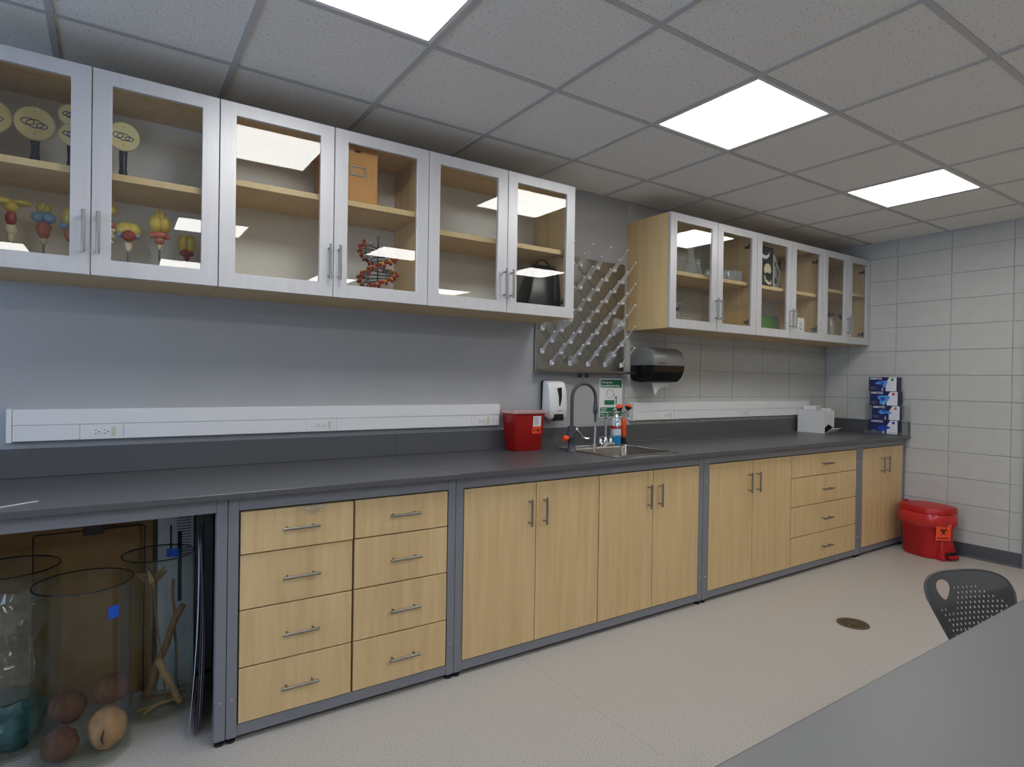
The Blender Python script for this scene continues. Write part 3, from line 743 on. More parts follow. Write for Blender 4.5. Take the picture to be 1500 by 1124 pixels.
# ------------------------------------------------------------------ wall-mounted things
def raceway(x0, x1, outlets, label, endcap):
    t = thing('wiring_raceway', label, 'raceway', (x0, 0, 1.066), group='white wiring raceways')
    w = x1 - x0; yf = -.042; h = .126
    if h: B(0, w, yf + .004, -.001, 0, h).build('channel', 'raceway_white', t, bevel=.002)
    B(.001, w - .001, yf, yf + .0035, .0645, h - .001).build('upper_cover', 'raceway_white', t, bevel=.001)
    a = .001
    for ox in outlets + [None]:
        b = (ox - x0 - .075) if ox else w - .001
        if b > a + .02: B(a, b - .0015, yf, yf + .0035, .001, .062).build('lower_cover', 'raceway_white', t, bevel=.001)
        if ox:
            p = B(b, b + .15, yf + .0015, yf + .0035, .001, .0625).build('outlet_plate', 'raceway_white', t, bevel=.0008)
            for s in (0, 1):
                cx = b + .058 + .030 * s
                r = MB().cyl((cx, yf + .002, .031), (cx, yf - .001, .031), .0135, n=18).build('receptacle', 'white_plastic', p)
                MB().box(cx - .0075, cx - .0015, yf - .0016, yf - .0008, .0365, .039).box(cx - .0075, cx - .0015, yf - .0016, yf - .0008, .0225, .0255).cyl((cx + .006, yf - .0008, .031), (cx + .006, yf - .0017, .031), .0026, n=10).build('slot', 'dark_hole', r)
            B(b + .108, b + .121, yf - .0005, yf + .0016, .012, .05).build('switch', 'outlet_ivory', p)
            a = b + .1515
    if endcap: B(-.018, .0, yf - .002, -.001, -.004, h + .003).build('end_cap', 'white_plastic', t, bevel=.002)
raceway(-.305, 1.95, [-.015, .892, 1.83], 'long white wiring raceway with outlets behind the red sharps container', True)
raceway(3.083, 5.30, [3.41, 4.335], 'white wiring raceway with outlets running behind the white carton', True)

def drying_rack():
    x0, x1, z0, z1 = 2.222, 2.985, 1.392, 2.15
    t = thing('drying_rack', 'stainless steel drying rack board with clear pegs', 'drying rack', (x0, 0, z0))
    w, h = x1 - x0, z1 - z0
    B(0, w, -.02, -.001, 0, h).build('board', 'brushed_steel', t, bevel=.002)
    MB().prism([(-.02, .0), (-.075, -.004), (-.082, .006), (-.082, .016), (-.078, .016), (-.076, .004), (-.02, .006)], 0, w + .05, 'x').build('drip_tray', 'brushed_steel', t)
    m = MB()
    for x in (.34, .40): m.lathe([(.012, -.03), (.014, -.026), (.012, -.004), (.008, 0)], (x, -.05, 0), 12)
    m.build('drain_fitting', 'black_plastic', t)
    B(.012, .06, -.0215, -.0201, .022, .05).build('maker_plate', 'dispenser_grey', t)
    wire = MB()
    # pegs: staggered rows
    d = Vector((.0, -.118, .112))
    o0 = Vector((0, -.008, 0))
    pm = MB().box(-.011, .011, -.014, 0, -.016, .010).box(-.014, .014, -.003, 0, -.020, .014).mesh('peg', 'peg_white', bevel=.002)
    rd = MB().cyl(o0, o0 + d * .45, .0088, .0074, 10).cyl(o0 + d * .4, o0 + d * .98, .0062, .0048, 10).mesh('rod', 'peg_clear')
    tp = MB().ell(tuple(o0 + d), .0062, 10, 6).mesh('tip', 'peg_white', ang=80)
    for k in range(10):
        z = 1.455 + .0725 * k
        xs = [2.349 + .1527 * i for i in range(5)] if k % 2 == 0 else [2.2715 + .1527 * i for i in range(5)]
        for x in xs:
            if x0 + .02 < x < x1 - .01:
                o = link('peg', pm, t, loc=(x - x0, -.02, z - z0)); link('rod', rd, o); link('tip', tp, o)
    for i in range(-1, 10):
        pts = []
        for k in range(0, 41):
            q = k / 40 * 9; ph = (q + (i % 2)) * PI
            pts.append((.0495 + .0764 * i + .030 * math.cos(ph), -.0203, .063 + .0725 * q))
        if 0.01 < min(p[0] for p in pts) and max(p[0] for p in pts) < w - .01: wire.tube(pts, .0013, 5)
    wire.build('drain_groove', 'fixture_grey', t)
drying_rack()
def hung_flask(x, k, kind, s, label):
    z = 1.455 + .0725 * k; d = Vector((0, -.120, .118)).normalized()
    prof = {'flask': [(.013, 0), (.012, .02), (.013, .035), (.040, .105), (.038, .115), (.001, .118)], 'tube': [(.011, 0), (.010, .005), (.010, .12), (.006, .128), (.001, .130)], 'funnel': [(.045, 0), (.043, .004), (.008, .05), (.006, .055), (.006, .12)],
            'beaker': [(.036, 0), (.034, .004), (.034, .08), (.031, .085), (.001, .086)]}[kind]
    m = MB().lathe([(r * s, h * s) for r, h in prof], n=20, caps=False)
    q = Vector((0, 0, 1)).rotation_difference(d).to_matrix().to_4x4()
    m.xf(q)
    nm = {'flask': 'flask', 'tube': 'test_tube', 'funnel': 'glass_funnel', 'beaker': 'beaker'}[kind]
    o = m.build('hanging_' + nm if kind in ('flask', 'beaker') else nm, 'drying_glass')
    p = Vector((x, -.030, z)) + d * (.03 if kind != 'flask' else .045)
    tag(o, label, 'glassware', 'glassware drying on the pegs', loc=tuple(p))
hung_flask(2.349, 2, 'flask', 1.25, 'clear flask hung upside down on a peg below the wall cabinet corner')
hung_flask(2.5017, 0, 'funnel', .75, 'small clear funnel hanging on a bottom row peg')
hung_flask(2.6544, 0, 'tube', 1.0, 'clear test tube hanging on a bottom row peg')
hung_flask(2.8071, 2, 'flask', 1.2, 'clear flask hung upside down on a peg beside the towel dispenser')
hung_flask(2.8071, 0, 'beaker', .85, 'small clear beaker hung upside down on a bottom row peg')
hung_flask(2.7295, 1, 'tube', 1.05, 'clear test tube hanging one row above the bottom pegs')

def towel_dispenser():
    t = thing('towel_dispenser', 'grey and black paper towel dispenser on the wall', 'towel dispenser', (3.065, 0, 1.335))
    w, h, dp = .315, .245, .225
    zs = .118
    top = [(-.001, zs), (-dp, zs), (-dp, zs + .03)] + [(-dp + .10 - .10 * math.cos(a * PI / 16) , zs + .03 + (h - zs - .03) * math.sin(a * PI / 16)) for a in range(1, 9)] + [(-.001, h)]
    MB().prism(top, 0, w, 'x').build('cover', 'dispenser_grey', t, bevel=.006, seg=2)
    MB().prism([(-.001, zs - .001), (-dp - .002, zs - .001), (-dp + .004, .085), (-dp + .025, .04), (-dp + .06, .008), (-.10, 0), (-.03, .01), (-.001, .03)], .002, w - .002, 'x').build('base_shell', 'black_gloss', t, bevel=.004)
    B(.045, .12, -dp - .001, -dp + .004, zs + .014, zs + .020).build('maker_mark', 'ink_black', t)
    m = MB()
    pts = [(.085, 0), (.26, 0), (.25, -.03), (.20, -.028), (.15, -.045), (.125, -.08), (.115, -.085), (.105, -.06)]
    m.prism(pts, -.132, -.130, 'y'); m.build('paper_towel', 'paper', t)
towel_dispenser()
def soap_dispenser():
    t = thing('soap_dispenser', 'white wall soap dispenser with black window', 'soap dispenser', (2.268, 0, 1.092))
    w, h = .15, .248
    MB().box(0.012, w - .012, -.055, -.001, .008, h - .002).build('back_plate', 'black_plastic', t, bevel=.006)
    prof = [(-.02, .03), (-.095, .0), (-.108, .02), (-.112, .10), (-.105, .18), (-.085, .24), (-.03, h)]
    MB().prism(prof, .004, w - .004, 'x').xf(Matrix.Identity(4)).build('cover', 'white_plastic', t, bevel=.014, seg=3)
    y = -.1125
    MB().prism([(.068, .20), (.098, .205), (.10, .14), (.088, .085), (.074, .09), (.078, .14)], y, y + .02, 'y').build('window', 'black_gloss', t, bevel=.002)
    MB().box(.040, .112, -.118, -.085, -.004, .038).build('push_pad', 'black_plastic', t, bevel=.004)
    B(.07, .10, -.1135, -.111, .058, .061).build('maker_mark', 'ink_grey', t)
soap_dispenser()
def sign():
    x0, z0, w, h = 2.780, 1.090, .212, .268
    t = thing('eyewash_sign', 'green and white emergency eyewash sign above the sink', 'sign', (x0, -.001, z0))
    B(0, w, -.003, 0, 0, h).build('plate', 'white_print', t, bevel=.0008)
    y = -.0036
    B(.008, w - .008, y, y + .0008, h - .062, h - .008).build('header_band', 'sign_green', t)
    B(.006, w - .006, y, y + .0008, .006, .034).build('footer_band', 'sign_green', t)
    B(.006, w - .006, y, y + .0008, .040, .070).build('lower_band', 'sign_green', t)
    text('lettering', 'Emergency', .023, 'white_print', t, T(.014, y - .0001, h - .032) @ FRONT)
    text('lettering', 'Eyewash/Drench Hose', .0185, 'white_print', t, T(.014, y - .0001, h - .055) @ FRONT)
    text('lettering', 'Emergency', .012, 'white_print', t, T(.014, y - .0001, .058) @ FRONT)
    text('lettering', 'Eyewash', .012, 'white_print', t, T(.014, y - .0001, .045) @ FRONT)
    text('lettering', 'Station', .012, 'white_print', t, T(.014, y - .0001, .018) @ FRONT)
    m = MB().tube([(.096 + .033 * math.cos(a * PI / 14), y, .163 + .030 * math.sin(a * PI / 14)) for a in range(29)], .0012, 5)
    m.ell((.104, y, .168), (.0025, .0008, .0025), 8, 4)
    for k in range(4): m.cyl((.128 + .005 * k, y, .165 - .008 * k), (.140 + .004 * k, y, .158 - .006 * k), .0008, n=5)
    m.build('pictogram_head', 'ink_black', t)
    MB().box(.045, .138, y, y + .0008, .088, .120).box(.15, .158, y, y + .0008, .088, .135).prism([(.138, .132), (.162, .132), (.158, .15)], y, y + .0008, 'y').build('pictogram_hose', 'sign_green', t)
sign()

# ------------------------------------------------------------------ things on the worktop
def sharps():
    t = thing('sharps_container', 'red plastic sharps container with clear lid on the worktop', 'container', (2.075, -.112, ZT))
    def ring(hx, hy, z, r=.018):
        out = []
        for sx, sy, a in ((1, 1, 0), (-1, 1, 90), (-1, -1, 180), (1, -1, 270)):
            for k in range(4):
                q = math.radians(a + 30 * k); out.append((sx * (hx - r) + r * math.cos(q), sy * (hy - r) + r * math.sin(q), z))
        return out
    MB().loft([ring(.092, .06, 0), ring(.096, .063, .006), ring(.112, .072, .215), ring(.117, .076, .217), ring(.117, .076, .225)]).build('tub', 'sharps_red', t)
    MB().loft([ring(.122, .081, .222), ring(.122, .081, .236), ring(.116, .075, .241), ring(.10, .06, .243)]).build('lid', 'lid_clear', t)
    sl = -.072 - .0035
    def lab(x0, x1, z0, z1, nm, mat):
        yy = lambda z: -(.063 + (.072 - .063) * (z - .006) / .209) - .0006
        m = MB().add([(x0, yy(z0), z0), (x1, yy(z0), z0), (x1, yy(z1), z1), (x0, yy(z1), z1), (x0, yy(z0) + .0005, z0), (x1, yy(z0) + .0005, z0), (x1, yy(z1) + .0005, z1), (x0, yy(z1) + .0005, z1)],
                     [(0, 1, 2, 3), (7, 6, 5, 4), (0, 4, 5, 1), (1, 5, 6, 2), (2, 6, 7, 3), (3, 7, 4, 0)])
        return m.build(nm, mat, t, smooth=False)
    a = lab(.02, .078, .145, .205, 'instruction_label', 'white_print')
    b = lab(.016, .078, .102, .144, 'hazard_label', 'label_orange')
    m = MB()
    for k in range(6): m.box(.026, .064 - .006 * (k % 3), -.0752, -.0746, .195 - .008 * k, .1975 - .008 * k)
    m.build('lettering', 'ink_grey', a)
    biohazard(b, (.056, -.0735, .123), .016)
    m = MB()
    for k in range(3): m.box(.02, .036, -.0728, -.0722, .132 - .008 * k, .135 - .008 * k)
    m.build('lettering', 'ink_black', b)
def biohazard(parent, c, R, M=None):
    m = MB()
    for k in range(3):
        a0 = PI / 2 + k * 2 * PI / 3
        cx, cz = R * .5 * math.cos(a0), R * .5 * math.sin(a0)
        pts = []; rs = []
        for q in range(17):
            a = a0 + math.radians(-145 + 290 * q / 16)
            a = a + PI
            ang = a0 + math.radians(25 + 310 * q / 16)
            pts.append((cx + R * .5 * math.cos(ang), 0, cz + R * .5 * math.sin(ang))); rs.append(R * (.03 + .1 * math.sin(PI * q / 16)))
        m.tube(pts, rs, 5)
    m.tube([(R * .42 * math.cos(a * PI / 12), 0, R * .42 * math.sin(a * PI / 12)) for a in range(25)], R * .06, 5)
    m.v = [(x, y * .15, z) for x, y, z in m.v]
    if M is not None: m.xf(M)
    else: m.xf(T(*c))
    return m.build('biohazard_symbol', 'ink_black', parent)
sharps()

def gooseneck():
    t = thing('gooseneck_faucet', 'dark grey gooseneck laboratory faucet with orange knob', 'faucet', (2.268, -.33, ZT))
    MB().lathe([(.034, 0), (.034, .006), (.030, .012), (.020, .028), (.018, .055), (.021, .06), (.021, .085), (.029, .088), (.029, .122), (.024, .126), (.024, .15), (.013, .155)], n=20).build('base', 'fixture_grey', t)
    pts = [(0, 0, .14), (0, 0, .30)] + [(.092 - .092 * math.cos(a * PI / 14), 0, .315 + .088 * math.sin(a * PI / 14)) for a in range(15)] + [(.184, 0, .29)]
    MB().tube(pts, .010, 12).build('spout', 'fixture_grey', t)
    MB().lathe([(.006, .17), (.007, .215), (.013, .225), (.015, .232), (.015, .262), (.012, .268), (.012, .292)], (.184, 0, 0), 16).build('nozzle', 'fixture_grey', t)
    MB().lathe([(.006, 0), (.008, .006), (.016, .02), (.019, .034), (.016, .044), (.004, .047)], n=14).xf(T(-.018, -.004, .088) @ Matrix.Rotation(math.radians(-100), 4, 'Y')).build('knob', 'safety_orange', t)
    m = MB().tube([(.02, 0, .125), (.034, -.004, .128), (.05, -.01, .112), (.068, -.018, .088), (.09, -.024, .078), (.118, -.03, .078)], [.009, .011, .009, .007, .006, .005], 10)
    m.ell((.034, -.004, .130), (.013, .010, .013), 12, 8)
    m.build('lever', 'chrome', t)
    MB().tube([(.184, 0, .175), (.182, -.003, .12), (.172, -.01, .05), (.165, -.012, .02), (.168, -.014, -.01)], .0062, 8).build('drain_hose', 'film_tube', t)
glass('film_tube', (.95, .96, .96), .45, (205, 208, 210))
gooseneck()
def sink_faucet():
    t = thing('sink_faucet', 'small chrome sink faucet on the rear sink rim', 'faucet', (2.672, -.185, ZT + .004))
    B(-.062, .062, -.024, .024, 0, .022).build('base', 'chrome', t, bevel=.006, seg=2)
    pts = [(0, 0, .02), (0, 0, .16)] + [(0, -.052 + .052 * math.cos(a * PI / 12), .165 + .052 * math.sin(a * PI / 12)) for a in range(13)] + [(0, -.104, .15)]
    MB().tube(pts, .0085, 12).build('spout', 'chrome', t)
    MB().lathe([(.011, .118), (.013, .122), (.013, .146), (.009, .152)], (0, -.104, 0), 14).build('aerator', 'chrome', t)
    MB().lathe([(.018, .02), (.019, .03), (.014, .045), (.012, .056)], n=16).build('collar', 'chrome', t)
    for s in (-1, 1):
        MB().lathe([(.014, .022), (.012, .04), (.008, .045), (.010, .052), (.006, .06)], (s * .045, 0, 0), 12).tube([(s * .045, 0, .055), (s * .047, -.01, .058), (s * .049, -.034, .062)], .0045, 8).build('tap_handle', 'chrome', t)
sink_faucet()
def soap_bottle():
    t = thing('squeeze_bottle', 'milky squeeze bottle with red label and blue liquid', 'bottle', (2.786, -.160, ZT + .004))
    MB().lathe([(.001, 0), (.034, 0), (.037, .004), (.037, .062)], n=20, sx=1.0, sy=.85).build('liquid', 'liquid_blue', t)
    MB().lathe([(.0368, .062), (.037, .066), (.0365, .15), (.030, .168), (.016, .176), (.014, .18)], n=20, sx=1.0, sy=.85).build('body', 'bottle_milky', t)
    MB().lathe([(.0372, .104), (.0374, .105), (.0374, .124), (.0372, .125)], n=24, sx=1.008, sy=.86, caps=False).build('label_band', 'label_red', t)
    MB().lathe([(.017, .175), (.017, .198), (.006, .203)], n=14).build('cap', 'white_plastic', t)
    MB().tube([(0, 0, .2), (0, 0, .225), (-.008, -.004, .238), (-.024, -.010, .236), (-.036, -.014, .226)], .0035, 7).build('nozzle', 'white_plastic', t)
soap_bottle()
def eyewash():
    t = thing('eyewash_drench_hose', 'orange and black twin-head eyewash hose standing behind the sink', 'eyewash', (2.915, -.10, ZT))
    MB().lathe([(.026, 0), (.026, .008), (.017, .014), (.016, .045), (.02, .05)], n=16).build('base', 'black_plastic', t)
    MB().lathe([(.016, .040), (.018, .05), (.018, .155), (.014, .165), (.012, .17)], n=16).build('grip', 'safety_orange', t)
    MB().tube([(.02, .01, .01), (.03, .012, .08), (.028, .012, .15), (.012, .006, .175)], .006, 8).build('hose', 'black_plastic', t)
    m = MB().cyl((0, 0, .165), (0, 0, .205), .010, n=12)
    m.tube([(-.03, 0, .222), (-.018, 0, .208), (0, 0, .203), (.018, 0, .208), (.03, 0, .222)], .007, 8)
    m.tube([(.012, -.012, .20), (.024, -.024, .18), (.022, -.026, .14)], .004, 6)
    m.build('yoke', 'chrome', t)
    for s in (-1, 1):
        M = T(s * .033, 0, .222) @ Matrix.Rotation(s * math.radians(20), 4, 'Y')
        MB().lathe([(.006, 0), (.012, .006), (.022, .018), (.024, .024)], n=16).xf(M).build('cup', 'black_plastic', t)
        MB().lathe([(.025, .024), (.025, .032), (.018, .041), (.004, .044)], n=16).xf(M).build('spray_head', 'safety_orange', t)
eyewash()
def carton():
    t = thing('white_carton', 'white cardboard dispenser carton with torn opening on the worktop', 'carton', (5.10, -.295, ZT))
    w, d, h = .15, .245, .195
    m = MB().add([(0, 0, 0), (w, 0, 0), (w, d, 0), (0, d, 0), (0, 0, h), (w, 0, h), (w, d, h), (0, d, h)], [(0, 3, 2, 1), (0, 4, 7, 3), (1, 2, 6, 5), (2, 3, 7, 6), (4, 5, 6, 7)])
    # front wall with a ragged opening at the bottom
    pts = [(0, .055), (.02, .06), (.05, .078), (.085, .072), (.12, .055), (w, .05), (w, h), (0, h)]
    m.prism(pts, 0, .002, 'y')
    m.build('body', 'carton_white', t, smooth=False)
    MB().add([(0, 0, 0), (w, 0, 0), (w + .01, -.055, .045), (.01, -.05, .04), (0, .002, 0), (w, .002, 0), (w + .01, -.053, .047), (.01, -.048, .042)], [(0, 1, 2, 3), (7, 6, 5, 4), (0, 4, 5, 1), (1, 5, 6, 2), (2, 6, 7, 3), (3, 7, 4, 0)]).build('flap', 'carton_white', t, smooth=False)
    B(.004, w - .004, .02, .024, .002, .09).build('inside', 'dark_hole', t)
    m = MB()
    for k in range(4):
        for s in (0, 1): m.box(.045 + .05 * s, .057 + .05 * s, -.001, -.0002, .105 + .018 * k, .108 + .018 * k)
    m.build('perforation', 'ink_grey', t)
    m = B(.0, w, .03, .035, h, h + .022); m.build('top_flap', 'carton_white', t, smooth=False)
    b = thing('small_packet', 'small white packet lying on top of the white carton', 'packet', (5.13, -.19, ZT + h + .001))
    B(0, .10, 0, .11, 0, .038).build('body', 'carton_white', b, bevel=.004)
    m = MB()
    for k in range(3): m.box(.02, .08, -.0008, -.0001, .01 + .008 * k, .0125 + .008 * k)
    m.build('lettering', 'ink_grey', b)
carton()
def glove_boxes():
    xf, y1, y0, zb = 5.49, -.476, -.70, ZT + .010
    h = thing('acrylic_holder', 'clear acrylic holder around the stacked glove boxes', 'holder', (5.485, -.59, ZT))
    MB().box(-.02, .105, -.15, .15, 0, .006).build('base', 'acrylic', h)
    B(.101, .107, -.15, .15, .006, .30).build('rear_panel', 'acrylic', h)
    for s in (-1, 1): B(-.01, .101, s * .147 - .003, s * .147 + .003, .006, .26).build('side_panel', 'acrylic', h)
    B(-.02, -.014, -.147, .147, .006, .03).build('front_lip', 'acrylic', h)
    hb = .1215
    info = [('dot_blue', 0.0, 'glove_dark', 'lowest glove box of the stack, printed with a dark blue glove'), ('dot_orange', -.012, 'glove_blue', 'second glove box from the bottom, with an orange size dot'),
            ('dot_red', .004, 'glove_blue', 'third glove box from the bottom, with a red size dot'), ('dot_green', .016, 'glove_blue', 'topmost glove box of the stack, with a green size dot')]
    for k, (dot, off, gl, label) in enumerate(info):
        # local frame: u towards -y along the printed face, printed face at x=0 facing -x
        t = thing('glove_box', label, 'box', (xf + .004 * (k % 2), y1 + off, ZT + .0065 + k * hb), group='stacked blue glove boxes')
        L, D = .222, .088
        B(0, D, -L, 0, 0, hb - .001).build('carton', 'navy', t, bevel=.001)
        def face(poly, nm, mat, e): return MB().prism([(-u, v) for u, v in poly], -e, -e + .0004, 'x').build(nm, mat, t, smooth=False)
        face([(L * .62, .002), (L - .001, .002), (L - .001, hb - .003), (L * .74, hb - .003), (L * .62, hb * .6)], 'white_print', 'box_white', .0006)
        sh = {0: [(.06, .055), (.10, .075), (.15, .07), (.17, .055), (.13, .04), (.12, .02), (.09, .012)], 1: [(.05, .065), (.08, .085), (.12, .078), (.16, .07), (.155, .05), (.12, .058), (.08, .048)],
              2: [(.06, .07), (.08, .085), (.15, .085), (.165, .07), (.14, .035), (.13, .012), (.08, .012), (.085, .04)], 3: [(.05, .07), (.09, .085), (.13, .09), (.16, .08), (.145, .065), (.14, .035), (.115, .035), (.115, .06), (.07, .06)]}[k]
        face(sh, 'glove_print', gl, .0012)
        if k != 0:
            cs = sum(u for u, v in sh) / len(sh); cv = sum(v for u, v in sh) / len(sh)
            face([(cs + (u - cs) * .45 - .006, cv + (v - cv) * .4 + .006) for u, v in sh], 'glove_fold', 'glove_dark', .0016)
        face([(.108 + q, .03) for q in (0, .006)] + [(.116, .004), (.106, .004)], 'finger_print', 'box_white', .0017)
        face([(L - .033 + .012 * math.cos(a * PI / 8), hb - .022 + .012 * math.sin(a * PI / 8)) for a in range(16)], 'size_dot', dot, .0014)
        text('lettering', 'AMBITEX', .024, 'white_print', t, T(-.0014, -.010, hb - .022) @ LEFTF)
        m = MB()
        for q in range(3): m.box(-.0014, -.0008, -.062 + .008 * (q % 2), -.012, .016 + .008 * q, .0195 + .008 * q)
        m.build('small_print', 'dispenser_grey', t)
        B(.012, D - .012, -L - .0012, -L - .0004, .012, hb - .014).build('end_print', 'navy_dark', t)
glove_boxes()
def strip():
    o = MB().prism([(0, 0), (.012, -.004), (.105, .062), (.098, .070)], 0, .002, 'z').build('white_streak', 'white_plastic')  # white streak on the worktop, modelled as a thin flat strip
    tag(o, 'thin white streak on the worktop edge, built as a flat strip', 'strip', loc=(-.285, -.658, ZT + .0006))
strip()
def film():
    m = MB()
    pts = []
    for k in range(9):
        x = .0045 * 2 * k * 1.5
        dep = [.002, .006, .012, .020, .030, .038, .026, .014, .004][k]
        pts.append([(x, -.010 - .004 * (k % 2), DZ1 + .002), (x + .002, -.012 - .006 * (k % 2), DZ1 - dep * .5), (x + .004, -.009 - .003 * ((k + 1) % 2), DZ1 - dep)])
    m.loft(pts, caps=False, closed=False)
    o = m.build('plastic_film', 'film', smooth=True)
    sol = o.modifiers.new('thickness', 'SOLIDIFY'); sol.thickness = .0006
    tag(o, 'scrap of clear plastic film caught above the top drawer', 'plastic film', loc=(.605, YB, 0))
film()

# ------------------------------------------------------------------ floor drain, bin, table, chair
def floor_drain():
    t = thing('floor_drain', 'round bronze floor drain cover in the vinyl floor', 'drain', (3.482, -1.352, 0))
    R = .083
    MB().lathe([(R, .0003), (R, .0035), (R - .004, .005), (R - .010, .005), (R - .012, .003)], n=36, caps=False).build('ring', 'bronze', t)
    MB().lathe([(R - .011, .0005), (R - .011, .0032), (.001, .0034)], n=36).build('cover', 'bronze', t)
    m = MB()
    for k in range(-4, 5):
        if k == 0: continue
        hw = math.sqrt(max(0, (R - .02) ** 2 - (k * .014) ** 2))
        m.box(-hw, -.006, k * .014 - .003, k * .014 + .003, .0034, .004).box(.006, hw, k * .014 - .003, k * .014 + .003, .0034, .004)
    m.build('slot', 'bronze_dark', t)
    MB().cyl((-.06, .0, .0034), (-.06, 0, .0042), .006, n=10).cyl((.06, .0, .0034), (.06, 0, .0042), .006, n=10).build('screw', 'bronze_dark', t)
floor_drain()
def red_bin():
    t = thing('biohazard_bin', 'red step-on biohazard bin with bag overhanging its rim', 'bin', (5.452, -.945, 0), rz=math.radians(-18))
    def ring(sx, sy, z, n=36, wob=0, e=2.6):
        out = []
        for i in range(n):
            a = 2 * PI * i / n; c, s = math.cos(a), math.sin(a)
            q = (abs(c) ** e + abs(s) ** e) ** (-1 / e)
            k = 1 + wob * (.5 * math.sin(7 * a + z * 40) + .5 * math.sin(11 * a + 2))
            out.append((sx * q * c * k, sy * q * s * k, z + wob * .5 * sx * math.sin(5 * a)))
        return out
    MB().loft([ring(.128, .150, .0), ring(.134, .157, .008), ring(.150, .172, .33), ring(.153, .176, .335)]).build('body', 'bin_red', t)
    MB().loft([ring(.154, .177, .245, wob=.05), ring(.166, .190, .262, wob=.07), ring(.172, .196, .30, wob=.04), ring(.166, .190, .335, wob=.03), ring(.158, .18, .352, wob=.02)], caps=False).build('bag_liner', 'bag_red', t, ang=60)
    MB().loft([ring(.160, .184, .345), ring(.166, .190, .350), ring(.166, .190, .375), ring(.155, .18, .392), ring(.10, .12, .402), ring(.02, .03, .405)]).build('lid', 'bin_red', t)
    MB().prism([(-.03, .36), (.03, .36), (.03, .40), (-.03, .40)], .186, .204, 'y').build('hinge', 'bin_red', t, bevel=.004)
    # pedal housing at the front (-y)
    m = MB().loft([[(-.085, -.14, 0), (.085, -.14, 0), (.085, -.205, 0), (-.085, -.205, 0)], [(-.07, -.14, .10), (.07, -.14, .10), (.06, -.178, .10), (-.06, -.178, .10)], [(-.05, -.14, .2), (.05, -.14, .2), (.04, -.165, .2), (-.04, -.165, .2)]])
    m.build('pedal_housing', 'bin_red', t, bevel=.008, seg=2)
    B(-.052, .052, -.209, -.19, .012, .062).build('pedal_slot', 'dark_hole', t, bevel=.004)
    B(-.045, .045, -.232, -.19, .022, .042).build('pedal', 'bin_red', t, bevel=.006, seg=2)
    lb = MB()
    def surf(u, z):       # label wraps the front-left shoulder
        a = math.radians(-72 + u * 38); c, s_ = math.cos(a), math.sin(a); e = 2.6
        q = (abs(c) ** e + abs(s_) ** e) ** (-1 / e); k = 1 + (z - .008) / .325 * .115
        return Vector((.134 * q * c * k, .157 * q * s_ * k, z))
    # flat label on the camera-facing shoulder
    a0 = math.radians(-105); n = Vector((math.cos(a0), math.sin(a0), -.06)).normalized()
    c = Vector((-.055, -.178, .215))
    u = Vector((-n.y, n.x, 0)).normalized(); v = n.cross(u)
    if v.z < 0: v = -v
    M = Matrix(((u.x, n.x * -1, v.x, c.x), (u.y, n.y * -1, v.y, c.y), (u.z, n.z * -1, v.z, c.z), (0, 0, 0, 1)))
    l = B(-.058, .058, -.0005, .0008, -.062, .062).xf(M).build('hazard_label', 'label_orange', t)
    biohazard(l, None, .034, M @ T(0, -.0012, .012))
    text('lettering', 'BIOHAZARD', .0155, 'ink_black', l, M @ T(-.044, -.0012, -.048) @ FRONT)
red_bin()
def table():
    t = thing('work_table', 'large grey laminate table with dark edge in the foreground', 'table', (.62, -3.35, 0))
    L, D, h = 2.75, .88, .74
    B(0, L, 0, D, h - .028, h).build('top', 'table_laminate', t, bevel=.001)
    MB().box(-.002, L + .002, D, D + .002, h - .028, h - .001).box(-.002, L + .002, -.002, 0, h - .028, h - .001).box(-.002, 0, 0, D, h - .028, h - .001).box(L, L + .002, 0, D, h - .028, h - .001).build('edge_band', 'fixture_grey', t, smooth=False)
    for x in (.08, L - .08):
        for y in (.08, D - .08):
            MB().lathe([(.012, 0), (.025, .004), (.025, h - .03)], (x, y, 0), 16).build('leg', 'frame_grey', t)
    MB().box(.08, L - .08, .07, .09, h - .08, h - .03).box(.08, L - .08, D - .09, D - .07, h - .08, h - .03).build('apron', 'frame_grey', t)
table()
